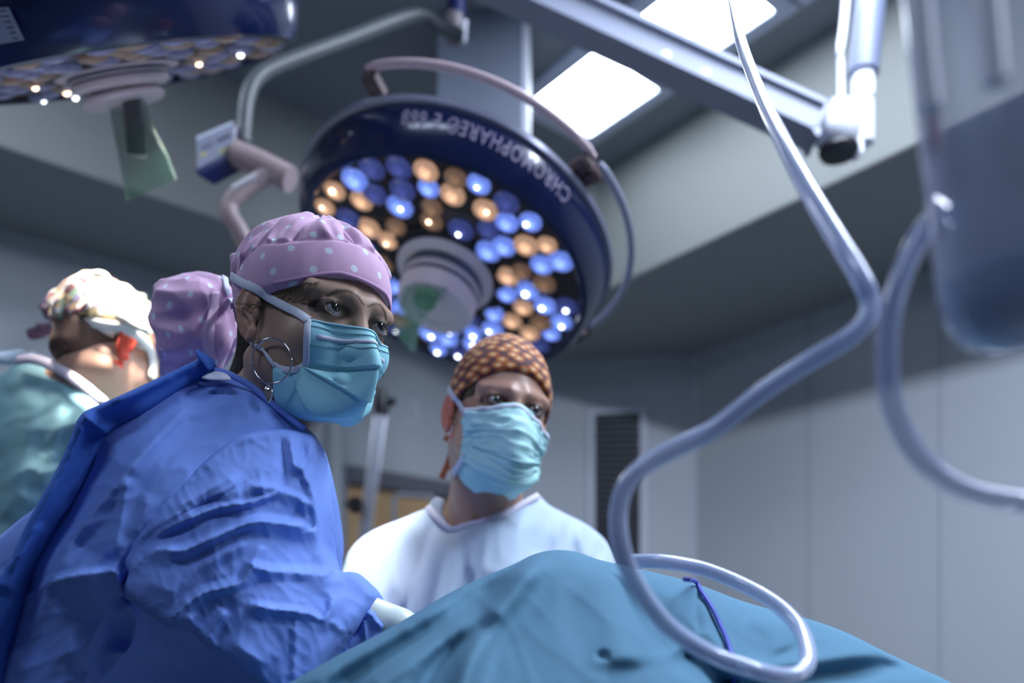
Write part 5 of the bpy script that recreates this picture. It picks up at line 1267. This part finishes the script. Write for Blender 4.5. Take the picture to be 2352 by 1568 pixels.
# ------------------------------------------------------------------ tubing and the clear bottle in the foreground
def clear_mat(name, col, alpha, rough=.12):
    m = bpy.data.materials.new(name); m.use_nodes = True; n = m.node_tree.nodes; L = m.node_tree.links; p = n['Principled BSDF']
    p.inputs['Base Color'].default_value = (*col, 1); p.inputs['Roughness'].default_value = rough; p.inputs['Specular IOR Level'].default_value = .9; p.inputs['Coat Weight'].default_value = .6; p.inputs['Coat Roughness'].default_value = .05
    lw = n.new('ShaderNodeLayerWeight'); lw.inputs['Blend'].default_value = .35; mr = n.new('ShaderNodeMapRange'); mr.inputs['To Min'].default_value = alpha; mr.inputs['To Max'].default_value = min(1, alpha+.42)
    L.new(lw.outputs['Facing'], mr.inputs['Value']); L.new(mr.outputs['Result'], p.inputs['Alpha']); return m
M_tube = clear_mat('milky_tubing', (.52, .62, .86), .62, .25)
M_tube2 = clear_mat('clear_tubing', (.42, .50, .74), .42, .1)
t1 = [(1668, -60, 1.5), (1680, 0, 1.35), (1700, 90, 1.1), (1745, 215, .88), (1800, 330, .72), (1858, 440, .64), (1920, 545, .60), (1975, 635, .58), (1998, 690, .58), (1988, 738, .58), (1940, 782, .585), (1850, 835, .60), (1745, 905, .61), (1640, 985, .62), (1560, 1025, .62), (1490, 1062, .62), (1440, 1110, .62), (1421, 1170, .62), (1424, 1240, .62), (1446, 1310, .625), (1490, 1385, .64), (1550, 1450, .65), (1640, 1505, .66), (1730, 1537, .66), (1800, 1552, .67), (1845, 1540, .68), (1856, 1500, .70), (1835, 1440, .74), (1780, 1385, .77), (1700, 1340, .80), (1610, 1305, .81), (1520, 1290, .81), (1450, 1288, .83)]
pts = catmull([P(*q) for q in t1], 8)
o = MB().tube(pts, .0068, 16).build('suction_tube', M_tube); place(o, P(*t1[0])); tag(o, 'long pale milky tube curving down the middle right and looping on the drape', 'tube')
o_ = o
t2 = [(2160, 470, .50), (2152, 492, .50), (2115, 540, .50), (2080, 610, .50), (2052, 690, .50), (2038, 780, .50), (2040, 880, .50), (2062, 965, .50), (2110, 1045, .50), (2180, 1105, .50), (2260, 1138, .50), (2360, 1152, .50), (2500, 1150, .52)]
pts = catmull([P(*q) for q in t2], 8)
o = MB().tube(pts, .0062, 16).build('drain_tube', M_tube2); place(o, P(*t2[0])); tag(o, 'clear glossy tube bowing down from the hanging clear bottle at right', 'tube')
t = root('drip_bottle', 'clear hanging bottle with bluish liquid at the right edge, very close', 'bottle', P(2300, 800, .45))
bc = P(2330, 0, .45); rb = .0335; zb = P(0, 800, .45)[2]; zt_ = P(0, -500, .45)[2]
prof = [(0, zb), (.012, zb+.001), (.024, zb+.006), (.031, zb+.016), (rb, zb+.032), (rb+.001, (zb+zt_)/2-.05), (rb+.004, zt_-.03), (rb, zt_-.01), (.012, zt_), (0, zt_)]
tm = Matrix.Translation(Vector((bc[0], bc[1], 0)))
sh = Matrix.Shear('XY', 4, (-.10, 0)); tm = Matrix.Translation(Vector((bc[0], bc[1], zb)))@sh@Matrix.Translation(Vector((0, 0, -zb)))
M_bot = clear_mat('bottle_clear', (.45, .52, .68), .42, .08); M_liq = clear_mat('bluish_liquid', (.10, .24, .42), .55, .2)
under(t, MB().lathe(prof, 48, tm).build('bottle_shell', M_bot))
zl = P(0, 640, .45)[2]; under(t, MB().lathe([(0, zb+.002), (.011, zb+.003), (.023, zb+.008), (.0295, zb+.018), (rb-.0015, zb+.033), (rb-.0012, zl), (0, zl)], 40, tm).build('liquid', M_liq))
def on_bottle(u, v, r): 
    return None
for (u, w_, v0, v1, m_) in [(2128, .0050, -80, 232, M_bulbw), (2282, .0055, -80, 180, M_bulbw)]: pass
under(t, MB().tube([P(2140, 250, .452), P(2148, 345, .452)], .0035, 10).build('red_mark', mat('red_label_mark', (.42, .16, .18), .6)))
under(t, MB().tube([P(2108, -100, .42), P(2122, 110, .42), P(2138, 250, .42)], .0055, 12).build('side_rod', M_armw))  # white rods added as the bright reflection streaks on the bottle
under(t, MB().tube([P(2262, -100, .40), P(2276, 60, .40), P(2288, 190, .40)], .0055, 12).build('side_rod', M_armw))
under(t, MB().tube([P(2185, 498, .475), P(2158, 474, .50)], .0060, 14).build('outlet', M_tube2))
